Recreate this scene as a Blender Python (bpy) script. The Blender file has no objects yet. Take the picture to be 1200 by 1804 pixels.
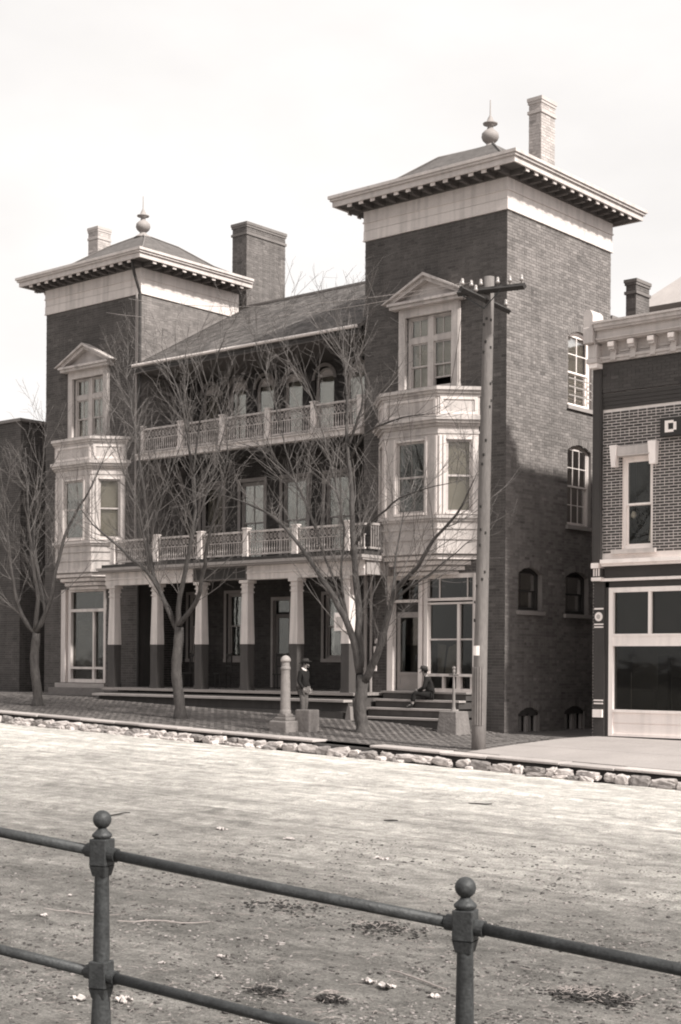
import bpy, math, random
from math import sin, cos, pi, radians, sqrt
from mathutils import Vector, Matrix, noise
random.seed(11)
C = bpy.context.scene.collection
scene = bpy.context.scene

# ------------------------------------------------------------ camera, sky, sun, exposure
yaw, roll = radians(130.305), radians(0.3568)
fw = Vector((cos(yaw), sin(yaw), 0)); r0 = Vector((sin(yaw), -cos(yaw), 0)); u0 = Vector((0, 0, 1))
rr = r0*cos(roll) + u0*sin(roll); uu = -r0*sin(roll) + u0*cos(roll)
cam_d = bpy.data.cameras.new('camera'); cam = bpy.data.objects.new('camera', cam_d); C.objects.link(cam)
cam.matrix_world = Matrix(((rr.x, uu.x, -fw.x, 20.253), (rr.y, uu.y, -fw.y, -30.027), (rr.z, uu.z, -fw.z, 1.703), (0, 0, 0, 1)))
cam_d.sensor_fit = 'VERTICAL'; cam_d.sensor_height = 36; cam_d.lens = 2613.2/1804*36
cam_d.shift_y = (1166.6-902)/1804
cam_d.clip_start = 0.1; cam_d.clip_end = 3000
scene.camera = cam

SUN_EL, SUN_AZ = radians(43), radians(-4)      # azimuth measured from +X towards +Y
world = bpy.data.worlds.new('World'); scene.world = world; world.use_nodes = True
nt = world.node_tree; nt.nodes.clear()
def wn(t): return nt.nodes.new(t)
out = wn('ShaderNodeOutputWorld'); bg = wn('ShaderNodeBackground'); sky = wn('ShaderNodeTexSky')
sky.sky_type = 'NISHITA'; sky.sun_disc = False; sky.sun_elevation = SUN_EL; sky.sun_rotation = pi/2 - SUN_AZ
sky.air_density = 1.0; sky.dust_density = 4.0
bw = wn('ShaderNodeRGBToBW'); mr = wn('ShaderNodeMix'); mr.data_type = 'RGBA'; tint = wn('ShaderNodeMix'); tint.data_type = 'RGBA'; tint.blend_type = 'MULTIPLY'
nt.links.new(sky.outputs[0], bw.inputs[0])
mr.inputs[0].default_value = 0.72
nt.links.new(bw.outputs[0], mr.inputs[6]); mr.inputs[7].default_value = (6.6, 6.6, 6.6, 1)   # thin high overcast over the clear sky
tc = wn('ShaderNodeTexCoord'); wnz = wn('ShaderNodeTexNoise'); wnz.inputs['Scale'].default_value = 5; wnz.inputs['Detail'].default_value = 6
wmap = wn('ShaderNodeMapping'); wmap.inputs['Scale'].default_value = (1, 1, 2.2)
nt.links.new(tc.outputs['Generated'], wmap.inputs[0]); nt.links.new(wmap.outputs[0], wnz.inputs['Vector'])
wr = wn('ShaderNodeMapRange'); wr.inputs[1].default_value = .3; wr.inputs[2].default_value = .7; wr.inputs[3].default_value = .94; wr.inputs[4].default_value = 1.08
nt.links.new(wnz.outputs['Fac'], wr.inputs[0])
vm = wn('ShaderNodeVectorMath'); vm.operation = 'SCALE'
nt.links.new(mr.outputs[2], vm.inputs[0]); nt.links.new(wr.outputs[0], vm.inputs['Scale'])
tint.inputs[0].default_value = 1.0; tint.inputs[7].default_value = (1.025, .995, .975, 1)
nt.links.new(vm.outputs[0], tint.inputs[6]); nt.links.new(tint.outputs[2], bg.inputs[0])
bg.inputs[1].default_value = 0.1; nt.links.new(bg.outputs[0], out.inputs[0])

sd = bpy.data.lights.new('sun', 'SUN'); sd.energy = 4.0; sd.angle = radians(4); sd.color = (1.0, .965, .91)
so = bpy.data.objects.new('sun', sd); C.objects.link(so)
to_sun = Vector((cos(SUN_EL)*cos(SUN_AZ), cos(SUN_EL)*sin(SUN_AZ), sin(SUN_EL)))
so.rotation_euler = to_sun.to_track_quat('Z', 'Y').to_euler(); so.location = (30, -20, 40)
scene.view_settings.view_transform = 'Standard'; scene.view_settings.look = 'None'
scene.view_settings.gamma = 1; scene.view_settings.exposure = 0.85; scene.view_settings.use_curve_mapping = False

# ------------------------------------------------------------ helpers
def W(v, warm=1.0): return (v*(1+.095*warm), v*(1-.008*warm), v*(1-.055*warm), 1)

def mat(name, v, rough=.85, var=.15, scale=3.0, bump=0.0, bscale=30.0, stretch=(1, 1, 1), attr=False, warm=1.0, spec=.3, fine=.1, fscale=60.0, stain=0.0):
    m = bpy.data.materials.new(name); m.use_nodes = True; t = m.node_tree; b = t.nodes['Principled BSDF']
    b.inputs['Roughness'].default_value = rough; b.inputs['Specular IOR Level'].default_value = spec
    co = t.nodes.new('ShaderNodeTexCoord'); mp = t.nodes.new('ShaderNodeMapping'); mp.inputs['Scale'].default_value = stretch
    geo = t.nodes.new('ShaderNodeNewGeometry'); t.links.new(geo.outputs['Position'], mp.inputs[0])
    n1 = t.nodes.new('ShaderNodeTexNoise'); n1.inputs['Scale'].default_value = scale; n1.inputs['Detail'].default_value = 8; n1.inputs['Roughness'].default_value = .65
    n2 = t.nodes.new('ShaderNodeTexNoise'); n2.inputs['Scale'].default_value = fscale; n2.inputs['Detail'].default_value = 4
    t.links.new(mp.outputs[0], n1.inputs['Vector']); t.links.new(mp.outputs[0], n2.inputs['Vector'])
    a = t.nodes.new('ShaderNodeMapRange'); a.inputs[1].default_value = .25; a.inputs[2].default_value = .75; a.inputs[3].default_value = 1-var; a.inputs[4].default_value = 1+var
    c = t.nodes.new('ShaderNodeMapRange'); c.inputs[1].default_value = .25; c.inputs[2].default_value = .75; c.inputs[3].default_value = 1-fine; c.inputs[4].default_value = 1+fine
    t.links.new(n1.outputs['Fac'], a.inputs[0]); t.links.new(n2.outputs['Fac'], c.inputs[0])
    mu = t.nodes.new('ShaderNodeMath'); mu.operation = 'MULTIPLY'; t.links.new(a.outputs[0], mu.inputs[0]); t.links.new(c.outputs[0], mu.inputs[1])
    last = mu
    if stain:
        # streaks of grime running down, stretched along Z
        m3 = t.nodes.new('ShaderNodeMapping'); m3.inputs['Scale'].default_value = (5, 5, .35); t.links.new(geo.outputs['Position'], m3.inputs[0])
        n3 = t.nodes.new('ShaderNodeTexNoise'); n3.inputs['Scale'].default_value = 1.2; n3.inputs['Detail'].default_value = 6; t.links.new(m3.outputs[0], n3.inputs['Vector'])
        s3 = t.nodes.new('ShaderNodeMapRange'); s3.inputs[1].default_value = .45; s3.inputs[2].default_value = .72; s3.inputs[3].default_value = 1; s3.inputs[4].default_value = 1-stain
        t.links.new(n3.outputs['Fac'], s3.inputs[0])
        mq = t.nodes.new('ShaderNodeMath'); mq.operation = 'MULTIPLY'; t.links.new(last.outputs[0], mq.inputs[0]); t.links.new(s3.outputs[0], mq.inputs[1]); last = mq
    if attr:
        at = t.nodes.new('ShaderNodeAttribute'); at.attribute_name = 'tone'
        m2 = t.nodes.new('ShaderNodeMath'); m2.operation = 'MULTIPLY'; t.links.new(last.outputs[0], m2.inputs[0]); t.links.new(at.outputs['Fac'], m2.inputs[1]); last = m2
    sc = t.nodes.new('ShaderNodeVectorMath'); sc.operation = 'SCALE'; sc.inputs[0].default_value = W(v, warm)[:3]
    t.links.new(last.outputs[0], sc.inputs['Scale']); t.links.new(sc.outputs[0], b.inputs['Base Color'])
    if bump:
        nb = t.nodes.new('ShaderNodeTexNoise'); nb.inputs['Scale'].default_value = bscale; nb.inputs['Detail'].default_value = 6; t.links.new(mp.outputs[0], nb.inputs['Vector'])
        bu = t.nodes.new('ShaderNodeBump'); bu.inputs['Strength'].default_value = .8; bu.inputs['Distance'].default_value = bump
        t.links.new(nb.outputs['Fac'], bu.inputs['Height']); t.links.new(bu.outputs[0], b.inputs['Normal'])
    return m

def glass_mat(name, tintv=.75, refl=1.0):
    m = bpy.data.materials.new(name); m.use_nodes = True; t = m.node_tree; t.nodes.clear()
    o = t.nodes.new('ShaderNodeOutputMaterial'); mx = t.nodes.new('ShaderNodeMixShader'); tr = t.nodes.new('ShaderNodeBsdfTransparent'); gl = t.nodes.new('ShaderNodeBsdfGlossy')
    tr.inputs[0].default_value = (tintv, tintv, tintv*.96, 1); gl.inputs['Roughness'].default_value = .04
    lw = t.nodes.new('ShaderNodeLayerWeight'); lw.inputs[0].default_value = .35
    mu = t.nodes.new('ShaderNodeMath'); mu.operation = 'MULTIPLY'; mu.inputs[1].default_value = refl
    nz = t.nodes.new('ShaderNodeTexNoise'); nz.inputs['Scale'].default_value = 1.7; g = t.nodes.new('ShaderNodeNewGeometry'); t.links.new(g.outputs['Position'], nz.inputs['Vector'])
    bu = t.nodes.new('ShaderNodeBump'); bu.inputs['Distance'].default_value = .004; bu.inputs['Strength'].default_value = .6
    t.links.new(nz.outputs['Fac'], bu.inputs['Height']); t.links.new(bu.outputs[0], gl.inputs['Normal'])
    t.links.new(lw.outputs['Fresnel'], mu.inputs[0]); t.links.new(mu.outputs[0], mx.inputs[0]); t.links.new(tr.outputs[0], mx.inputs[1]); t.links.new(gl.outputs[0], mx.inputs[2]); t.links.new(mx.outputs[0], o.inputs[0])
    return m

M = {
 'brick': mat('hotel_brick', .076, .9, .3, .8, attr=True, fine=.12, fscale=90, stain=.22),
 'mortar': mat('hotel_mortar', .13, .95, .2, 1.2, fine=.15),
 'brick_sunlit': mat('hotel_sunlit_brick', .155, .9, .3, .8, attr=True, fine=.15, fscale=90, stain=.15),  # paler copy of the hotel brick, sunlight on side walls put into the colour
 'mortar_side': mat('hotel_side_mortar', .17, .95, .2, 1.2, fine=.15),  # paler mortar to go with the sunlit brick colour
 'brick_shop': mat('shop_brick', .062, .85, .2, 2, attr=True, fine=.15),
 'mortar_shop': mat('shop_mortar', .62, .95, .15, 4, fine=.15),
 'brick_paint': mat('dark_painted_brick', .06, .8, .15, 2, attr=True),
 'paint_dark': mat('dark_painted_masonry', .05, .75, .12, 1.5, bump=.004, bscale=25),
 'brick_pale': mat('pale_chimney_brick', .36, .9, .12, 2, attr=True),
 'mortar_pale': mat('pale_chimney_mortar', .39, .9, .12, 2),
 'brick_chim': mat('chimney_brick', .13, .9, .2, 1.5, attr=True, stain=.25),
 'mortar_chim': mat('chimney_mortar', .15, .9, .2, 2),
 'white': mat('cream_paint', .55, .6, .09, 1.5, fine=.06, fscale=40, stain=.26),
 'white_worn': mat('worn_cream_paint', .41, .7, .16, 3, fine=.12, fscale=50, stain=.32),
 'cornice': mat('cornice_paint', .46, .65, .12, 2, fine=.08, stain=.2),
 'soffit': mat('shaded_soffit', .09, .75, .12, 2),  # darkened so the shade under the eaves sits in its colour
 'shopwhite': mat('shop_white_paint', .82, .5, .06, 2, fine=.04, stain=.12),
 'shopgrey': mat('shop_cornice_paint', .46, .65, .1, 2, stain=.2),
 'gutter': mat('gutter_paint', .55, .5, .1, 3),
 'shingle': mat('slate_shingle', .10, .85, .3, 2.5, bump=.01, bscale=14, stretch=(1, 1, 3), fine=.25, fscale=18, stain=.25),
 'tin': mat('tin_roof', .16, .6, .15, 1.5, stain=.25),
 'darkwood': mat('dark_wood', .035, .7, .2, 4),
 'porchdark': mat('porch_lower_paint', .06, .75, .12, 3, stain=.2),
 'plank': mat('weathered_plank', .2, .8, .2, 2, stretch=(1, 6, 6), fine=.2, fscale=30),
 'planklight': mat('worn_step_plank', .30, .8, .2, 2, stretch=(1, 6, 6), fine=.2, fscale=30),
 'doorpaint': mat('door_paint', .12, .6, .12, 3),
 'greyframe': mat('grey_casing_paint', .25, .7, .12, 3),
 'glass': glass_mat('window_glass', .84, .7),
 'glassdark': glass_mat('shop_glass', .6, .7),
 'curtain': mat('curtain_cloth', .42, .9, .12, 3, stretch=(14, 14, 1), fine=.1),
 'blind': mat('blind_cloth', .46, .9, .08, 3),
 'whiteblind': mat('white_blind_cloth', .75, .9, .05, 3),
 'lace': mat('lace_cloth', .35, .9, .45, 14, fine=.3, fscale=50),
 'interior': mat('dark_interior', .03, .9, .3, 2),  # near-black colour carries the darkness of unlit rooms
 'concrete': mat('concrete_pavement', .27, .9, .12, .9, bump=.006, bscale=30, fine=.1, fscale=25, stain=0),
 'paver': mat('brick_sidewalk', .11, .9, .28, 1.1, bump=.01, bscale=12, attr=True, fine=.25, fscale=14),
 'paverbed': mat('sidewalk_sand_bed', .11, .95, .3, 1.3, bump=.01, bscale=20),
 'coping': mat('kerb_coping_stone', .34, .85, .2, 2, bump=.01, bscale=20, attr=True),
 'stone': mat('kerb_limestone', .34, .95, .4, 9, bump=.015, bscale=14, attr=True),
 'earth': mat('dark_earth', .05, .95, .3, 3),
 'iron': mat('painted_iron', .032, .55, .45, 14, warm=-.3, fine=.35, fscale=70, bump=.004, bscale=60, spec=.4, stain=.3),
 'bark': mat('tree_bark', .058, .95, .5, 11, bump=.03, bscale=22, stretch=(1, 1, .35), fine=.2),
 'twig': mat('bare_twig', .11, .9, .25, 6),
 'pole': mat('weathered_pole_wood', .135, .9, .25, 2.5, bump=.01, bscale=30, stretch=(1, 1, .12), fine=.2, stain=.2),
 'arm': mat('crossarm_wood', .03, .85, .2, 5),
 'insulator': mat('porcelain_insulator', .26, .25, .05, 5, spec=.6),
 'paper': mat('white_notice_paper', .75, .8, .08, 9),
 'blockstone': mat('rough_block_stone', .15, .9, .25, 6, bump=.02, bscale=14),
 'poststone': mat('pale_post_paint', .17, .8, .2, 8, fine=.15, stain=.3),
 'skin': mat('skin', .21, .6, .05, 5),
 'cloth_dark': mat('dark_wool', .012, .95, .2, 20),
 'cloth_grey': mat('grey_trousers', .09, .95, .2, 20),
 'cloth_black': mat('black_leather', .01, .5, .1, 20),
 'collar': mat('white_collar_cotton', .75, .8, .03, 5),
 'hat': mat('felt_hat', .035, .9, .15, 12),
 'debris_l': mat('bleached_scrap', .36, .85, .25, 12, attr=False),
 'debris_d': mat('dark_leaf_litter', .025, .95, .4, 12),
 'straw': mat('dry_straw', .24, .9, .25, 9, warm=1.3),
 'wire': mat('pale_wire', .35, .6, .1, 5),
 'wire_dark': mat('dark_wire', .03, .6, .1, 5),
 'signwhite': mat('sign_white', .8, .6, .03, 5),
}

ORG = {}
def empty(name, loc, label=None, cat=None, group=None, kind=None):
    o = bpy.data.objects.new(name, None); C.objects.link(o); o.location = loc; o.empty_display_size = .3
    ORG[o.name] = Vector(loc); tag(o, label, cat, group, kind); return o
def tag(o, label=None, cat=None, group=None, kind=None):
    if label: o['label'] = label
    if cat: o['category'] = cat
    if group: o['group'] = group
    if kind: o['kind'] = kind
    return o

def tf_front(y0=0.0): return (lambda u, w, z: (u, y0-w, z)), True      # u along +X, w outward (-Y)
def tf_side(x0=0.0): return (lambda u, w, z: (x0+w, u, z)), False      # u along +Y, w outward (+X)
def tf_line(a, b, flip=None):
    """vertical plane through a->b in plan; outward is to the right-hand side of a->b"""
    a = Vector(a); b = Vector(b); d = (b-a).normalized(); n = Vector((d.y, -d.x))
    return (lambda u, w, z: (a.x+d.x*u+n.x*w, a.y+d.y*u+n.y*w, z)), True
ID = ((lambda x, y, z: (x, y, z)), False)

class MB:
    def __init__(s, tf=ID): s.v = []; s.f = []; s.tone = []; s.tf, s.flip = tf; s.t = 1.0
    def quadbox(s, P):
        # P: 8 world points ordered (u0w0z0,u1w0z0,u1w1z0,u0w1z0, same at z1)
        i = len(s.v); s.v += P
        F = [(0, 3, 2, 1), (4, 5, 6, 7), (0, 1, 5, 4), (1, 2, 6, 5), (2, 3, 7, 6), (3, 0, 4, 7)]
        for f in F:
            f = tuple(i+k for k in f)
            s.f.append(f[::-1] if s.flip else f); s.tone.append(s.t)
    def box(s, u0, u1, w0, w1, z0, z1):
        if u1 < u0: u0, u1 = u1, u0
        if w1 < w0: w0, w1 = w1, w0
        if z1 < z0: z0, z1 = z1, z0
        T = s.tf
        s.quadbox([T(u0, w0, z0), T(u1, w0, z0), T(u1, w1, z0), T(u0, w1, z0), T(u0, w0, z1), T(u1, w0, z1), T(u1, w1, z1), T(u0, w1, z1)])
        return s
    def prism(s, poly, w0, w1):
        """polygon in (u,z) extruded between w0 and w1"""
        n = len(poly); i = len(s.v); T = s.tf
        for w in (w0, w1):
            for u, z in poly: s.v.append(T(u, w, z))
        F = [tuple(i+k for k in range(n)), tuple(i+n+k for k in range(n))[::-1]]
        for k in range(n): F.append((i+k, i+n+k, i+n+(k+1) % n, i+(k+1) % n))
        for f in F: s.f.append(f); s.tone.append(s.t)
        return s
    def hprism(s, poly, z0, z1):
        n = len(poly); i = len(s.v)
        for z in (z0, z1):
            for x, y in poly: s.v.append((x, y, z))
        F = [tuple(i+k for k in range(n))[::-1], tuple(i+n+k for k in range(n))]
        for k in range(n): F.append((i+k, i+(k+1) % n, i+n+(k+1) % n, i+n+k))
        for f in F: s.f.append(f); s.tone.append(s.t)
        return s
    def tube(s, pts, rad, n=8, cap=True):
        pts = [Vector(p) for p in pts]; i0 = len(s.v)
        if not isinstance(rad, (list, tuple)): rad = [rad]*len(pts)
        ref = Vector((0, 0, 1)) if abs((pts[-1]-pts[0]).normalized().z) < .9 else Vector((1, 0, 0))
        for k, p in enumerate(pts):
            d = (pts[min(k+1, len(pts)-1)]-pts[max(k-1, 0)]).normalized()
            a = d.cross(ref)
            if a.length < 1e-4: a = d.cross(Vector((.3, .9, .1)))
            a.normalize(); b = d.cross(a)
            for j in range(n):
                q = p + (a*cos(2*pi*j/n)+b*sin(2*pi*j/n))*rad[k]; s.v.append(tuple(q))
        for k in range(len(pts)-1):
            for j in range(n):
                s.f.append((i0+k*n+j, i0+k*n+(j+1) % n, i0+(k+1)*n+(j+1) % n, i0+(k+1)*n+j)); s.tone.append(s.t)
        if cap:
            s.f.append(tuple(i0+j for j in range(n))[::-1]); s.f.append(tuple(i0+(len(pts)-1)*n+j for j in range(n))); s.tone += [s.t, s.t]
        return s
    def lathe(s, c, prof, n=20):
        """prof: list of (r,z) bottom to top about vertical axis at c"""
        i0 = len(s.v)
        for r, z in prof:
            for j in range(n): s.v.append((c[0]+r*cos(2*pi*j/n), c[1]+r*sin(2*pi*j/n), c[2]+z))
        for k in range(len(prof)-1):
            for j in range(n):
                s.f.append((i0+k*n+j, i0+k*n+(j+1) % n, i0+(k+1)*n+(j+1) % n, i0+(k+1)*n+j)); s.tone.append(s.t)
        s.f.append(tuple(i0+j for j in range(n))[::-1]); s.f.append(tuple(i0+(len(prof)-1)*n+j for j in range(n))); s.tone += [s.t, s.t]
        return s
    def rock(s, c, rx, ry, rz, seed=0, n=6, rings=4, jit=.25):
        rnd = random.Random(seed); i0 = len(s.v)
        for k in range(1, rings):
            a = pi*k/rings
            for j in range(n):
                q = 1+rnd.uniform(-jit, jit); t = 2*pi*j/n
                s.v.append((c[0]+rx*q*sin(a)*cos(t), c[1]+ry*q*sin(a)*sin(t), c[2]+rz*cos(a)*(1+rnd.uniform(-jit, jit)*.5)))
        top = len(s.v); s.v.append((c[0], c[1], c[2]+rz*.92)); bot = len(s.v); s.v.append((c[0], c[1], c[2]-rz*.92))
        for k in range(rings-2):
            for j in range(n): s.f.append((i0+k*n+j, i0+(k+1)*n+j, i0+(k+1)*n+(j+1) % n, i0+k*n+(j+1) % n)); s.tone.append(s.t)
        for j in range(n):
            s.f.append((top, i0+j, i0+(j+1) % n)); s.f.append((bot, i0+(rings-2)*n+(j+1) % n, i0+(rings-2)*n+j)); s.tone += [s.t, s.t]
        return s
    def build(s, name, m, parent=None, smooth=False, kind=None, label=None, origin=None, bevel=0):
        off = Vector((0, 0, 0))
        if origin is not None: off = Vector(origin)
        elif parent is not None: off = ORG[parent.name]
        me = bpy.data.meshes.new(name)
        me.from_pydata([(x-off.x, y-off.y, z-off.z) for x, y, z in s.v], [], s.f)
        a = me.attributes.new('tone', 'FLOAT', 'FACE'); a.data.foreach_set('value', s.tone)
        me.materials.append(M[m] if isinstance(m, str) else m)
        if smooth: me.polygons.foreach_set('use_smooth', [True]*len(me.polygons))
        o = bpy.data.objects.new(name, me); C.objects.link(o)
        if parent is not None:
            o.parent = parent; o.location = off-ORG[parent.name]
        else: o.location = off
        ORG[o.name] = off
        if bevel:
            b = o.modifiers.new('bevel', 'BEVEL'); b.width = bevel; b.segments = 2; b.limit_method = 'ANGLE'
        if kind: o['kind'] = kind
        if label: o['label'] = label
        return o

def inst(src, parent, loc, rotz=0.0, scale=None, name=None):
    """a copy of a single mesh part sharing its mesh; src mesh is modelled about its own origin"""
    c = src.copy(); C.objects.link(c); c.parent = parent
    c.location = Vector(loc)-(ORG[parent.name] if parent else Vector((0, 0, 0))); c.rotation_euler = (0, 0, rotz)
    if scale: c.scale = scale
    ORG[c.name] = Vector(loc)
    return c

# ---- walls made of brick courses
BL, BH = .215, .073
def interval_sub(iv, a, b):
    o = []
    for s, e in iv:
        if b <= s or a >= e: o.append((s, e))
        else:
            if a > s: o.append((s, a))
            if b < e: o.append((b, e))
    return o
def hole_span(h, z):
    """h=(u0,u1,z0,z1[,rise]) -> (a,b) of the opening at height z, or None"""
    u0, u1, z0, z1 = h[:4]; rise = h[4] if len(h) > 4 else 0
    if z < z0 or z > z1+rise: return None
    if z <= z1: return (u0, u1)
    hw = (u1-u0)/2; R = (hw*hw+rise*rise)/(2*rise); dz = z-z1+(R-rise); q = R*R-dz*dz
    if q <= 0: return None
    q = sqrt(q); c = (u0+u1)/2; return (c-q, c+q)
def backing(tf, u0, u1, z0, z1, holes, w0, w1, mb=None):
    mb = mb or MB(tf)
    zs = sorted(set([z0, z1]+[z for h in holes for z in (h[2], h[3]) if z0 < z < z1]+[h[3]+h[4] for h in holes if len(h) > 4 and h[3]+h[4] < z1]))
    for a, b in zip(zs, zs[1:]):
        zm = (a+b)/2; iv = [(u0, u1)]; arcs = []
        for h in holes:
            r = h[4] if len(h) > 4 else 0
            if h[2] <= zm <= h[3]: iv = interval_sub(iv, h[0], h[1])
            elif r and h[3] < zm < h[3]+r: iv = interval_sub(iv, h[0], h[1]); arcs.append(h)
        for s, e in iv: mb.box(s, e, w0, w1, a, b)
        for h in arcs:
            n = 8
            for k in range(n):
                ua = h[0]+(h[1]-h[0])*k/n; ub = h[0]+(h[1]-h[0])*(k+1)/n
                def zc(u):
                    hw = (h[1]-h[0])/2; R = (hw*hw+h[4]**2)/(2*h[4]); d = u-(h[0]+h[1])/2
                    return h[3]+max(0, sqrt(max(0, R*R-d*d))-(R-h[4]))
                za, zb = max(a, min(b, zc(ua))), max(a, min(b, zc(ub)))
                if za < b-.001 or zb < b-.001: mb.prism([(ua, za), (ub, zb), (ub, b), (ua, b)], w0, w1)
    return mb
def bricks(tf, u0, u1, z0, z1, holes, proud=.007, w=0.0, tone=(.84, 1.16), mb=None, bl=BL, bh=BH, gap=.010, seed=1, collect=None):
    mb = mb or MB(tf); rnd = random.Random(seed); k = 0; z = z0
    while z < z1-.02:
        ze = min(z+bh-gap, z1); off = (k % 2)*bl/2; iv = [(u0, u1)]
        for h in holes:
            s = hole_span(h, (z+ze)/2)
            if s: iv = interval_sub(iv, s[0], s[1])
        header = (k % 6 == 5)
        L = bl/2 if header else bl
        ct = rnd.uniform(.93, 1.07)
        for s, e in iv:
            i = math.floor((s-u0+off)/L); x = u0-off+i*L
            while x < e-.01:
                a = max(x+gap/2, s); b = min(x+L-gap/2, e)
                if b-a > .025:
                    mb.t = rnd.uniform(*tone)*ct
                    if rnd.random() < .03: mb.t *= .75
                    if rnd.random() < .02: mb.t *= 1.25
                    dw = proud*rnd.uniform(.5, 1.1)
                    if collect is not None: collect.append((a, b, dw, z, ze, mb.t))
                    else: mb.box(a, b, w-.002, w+dw, z, ze)
                x += L
        z += bh; k += 1
    mb.t = 1.0
    return mb
def arch_ring(tf, h, w0, w1, th=.2, mb=None, n=None, over=.0):
    mb = mb or MB(tf); u0, u1, z1, rise = h[0], h[1], h[3], h[4]
    hw = (u1-u0)/2; R = (hw*hw+rise*rise)/(2*rise); c = (u0+u1)/2; zc = z1+rise-R
    a0 = math.asin(min(1, hw/R)); 
    if rise > hw*.98: a0 = pi/2
    n = n or max(7, int(2*a0*R/.085)); rnd = random.Random(5)
    for k in range(n):
        a = -a0+2*a0*(k+.06)/n; b = -a0+2*a0*(k+.94)/n; q = th
        mb.t = rnd.uniform(.75, 1.2)
        mb.prism([(c+R*sin(a), zc+R*cos(a)), (c+R*sin(b), zc+R*cos(b)), (c+(R+q)*sin(b), zc+(R+q)*cos(b)), (c+(R+q)*sin(a), zc+(R+q)*cos(a))], w0, w1)
    mb.t = 1
    return mb

def sash_window(root, tf, u0, u1, z0, z1, rec=.1, rise=0, nu=2, nz=2, frame='white', fw_=.06, sw=.04, meet=None, cover='curtain', cov=1.0, openb=0.0, sill=True, sillmat=None, back=.35, low=None, name='window', backing_on=True, tilt=0, casing=0.0):
    """double hung sash: outer frame is the part, its pieces are sub-parts"""
    zt = z1+rise; meet = meet if meet is not None else (z0+zt)/2
    f = MB(tf); a = -rec-.07; b = -rec+.03
    f.box(u0, u0+fw_, a, b, z0, z1); f.box(u1-fw_, u1, a, b, z0, z1); f.box(u0+fw_, u1-fw_, a, b, z0, z0+fw_)
    if rise:
        hh = (u0, u1, z0, z1, rise); n = 8; hw = (u1-u0)/2; R = (hw*hw+rise*rise)/(2*rise); c = (u0+u1)/2; zc = z1+rise-R; a0 = math.asin(min(1, hw/R))
        for k in range(n):
            p = -a0+2*a0*k/n; q = -a0+2*a0*(k+1)/n; r_ = R-fw_
            f.prism([(c+r_*sin(p), zc+r_*cos(p)), (c+r_*sin(q), zc+r_*cos(q)), (c+R*sin(q), zc+R*cos(q)), (c+R*sin(p), zc+R*cos(p))], a, b)
    else: f.box(u0+fw_, u1-fw_, a, b, z1-fw_, z1)
    if casing:
        f.box(u0-casing, u0, -.0, .03, z0, z1+casing); f.box(u1, u1+casing, 0, .03, z0, z1+casing); f.box(u0, u1, 0, .03, z1, z1+casing)
    F = f.build(name, frame, root)
    iu0, iu1 = u0+fw_, u1-fw_; zb = z0+fw_
    ztop = z1-fw_ if not rise else z1+rise*.35
    if rise:   # arched head board filling the curve
        hb = MB(tf); hb.prism([(iu0, ztop)] + [(iu0+(iu1-iu0)*k/6, min(z1+rise-fw_-.005, ztop+(rise*.62)*sin(pi*k/6)**.7)) for k in range(1, 6)] + [(iu1, ztop)], -rec-.05, -rec-.02)
        hb.build('head_board', 'blind' if cover == 'blind' else frame, F)
    for s, (za, zb_, w) in enumerate(((meet-.015, ztop, -rec-.01), (zb+openb, meet+.02+openb*.0, -rec-.045))):
        g = MB(tf); g.box(iu0, iu0+sw, w-.015, w+.015, za, zb_); g.box(iu1-sw, iu1, w-.015, w+.015, za, zb_)
        g.box(iu0+sw, iu1-sw, w-.015, w+.015, za, za+sw); g.box(iu0+sw, iu1-sw, w-.015, w+.015, zb_-sw, zb_)
        g.build('sash', frame, F)
        N, K = (nu, nz) if s == 0 else (low or (nu, nz))
        if N > 1 or K > 1:
            mu = MB(tf)
            for k in range(1, N):
                x = iu0+sw+(iu1-iu0-2*sw)*k/N; mu.box(x-.01, x+.01, w-.009, w+.012, za+sw, zb_-sw)
            for k in range(1, K):
                zz = za+sw+(zb_-za-2*sw)*k/K; mu.box(iu0+sw, iu1-sw, w-.008, w+.010, zz-.01, zz+.01)
            mu.build('muntin', frame, F)
        MB(tf).box(iu0+sw, iu1-sw, w-.003, w+.002, za+sw, zb_-sw).build('pane', 'glass', F)
    if cover:
        cz = ztop-(ztop-zb)*cov
        cu = MB(tf); n = 14
        if cover == 'curtain':
            for side in (0, 1):
                wd = (iu1-iu0)*.46; s0 = iu0+.01 if side == 0 else iu1-wd-.01
                for k in range(n):
                    x0 = s0+wd*k/n; x1 = s0+wd*(k+1)/n; d0 = .02*(k % 2); d1 = .02*((k+1) % 2)
                    P = [tf[0](x0, -rec-.14-d0, cz), tf[0](x1, -rec-.14-d1, cz), tf[0](x1, -rec-.145-d1, cz), tf[0](x0, -rec-.145-d0, cz), tf[0](x0, -rec-.14-d0, ztop), tf[0](x1, -rec-.14-d1, ztop), tf[0](x1, -rec-.145-d1, ztop), tf[0](x0, -rec-.145-d0, ztop)]
                    cu.quadbox(P)
        else: cu.box(iu0+.005, iu1-.005, -rec-.125, -rec-.115, cz, ztop)
        cu.build('window_blind' if 'blind' in cover else 'curtain', cover, F)
    if sill:
        MB(tf).box(u0-.07, u1+.07, -rec, .07, z0-.1, z0).build('sill', sillmat or frame, F)
    if backing_on:
        MB(tf).box(u0-.02, u1+.02, -rec-back-.02, -rec-back, z0-.02, zt+.02).build('dark_backing', 'interior', F)  # dark sheet near the glass paints the darkness of an unlit room
    return F

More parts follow.
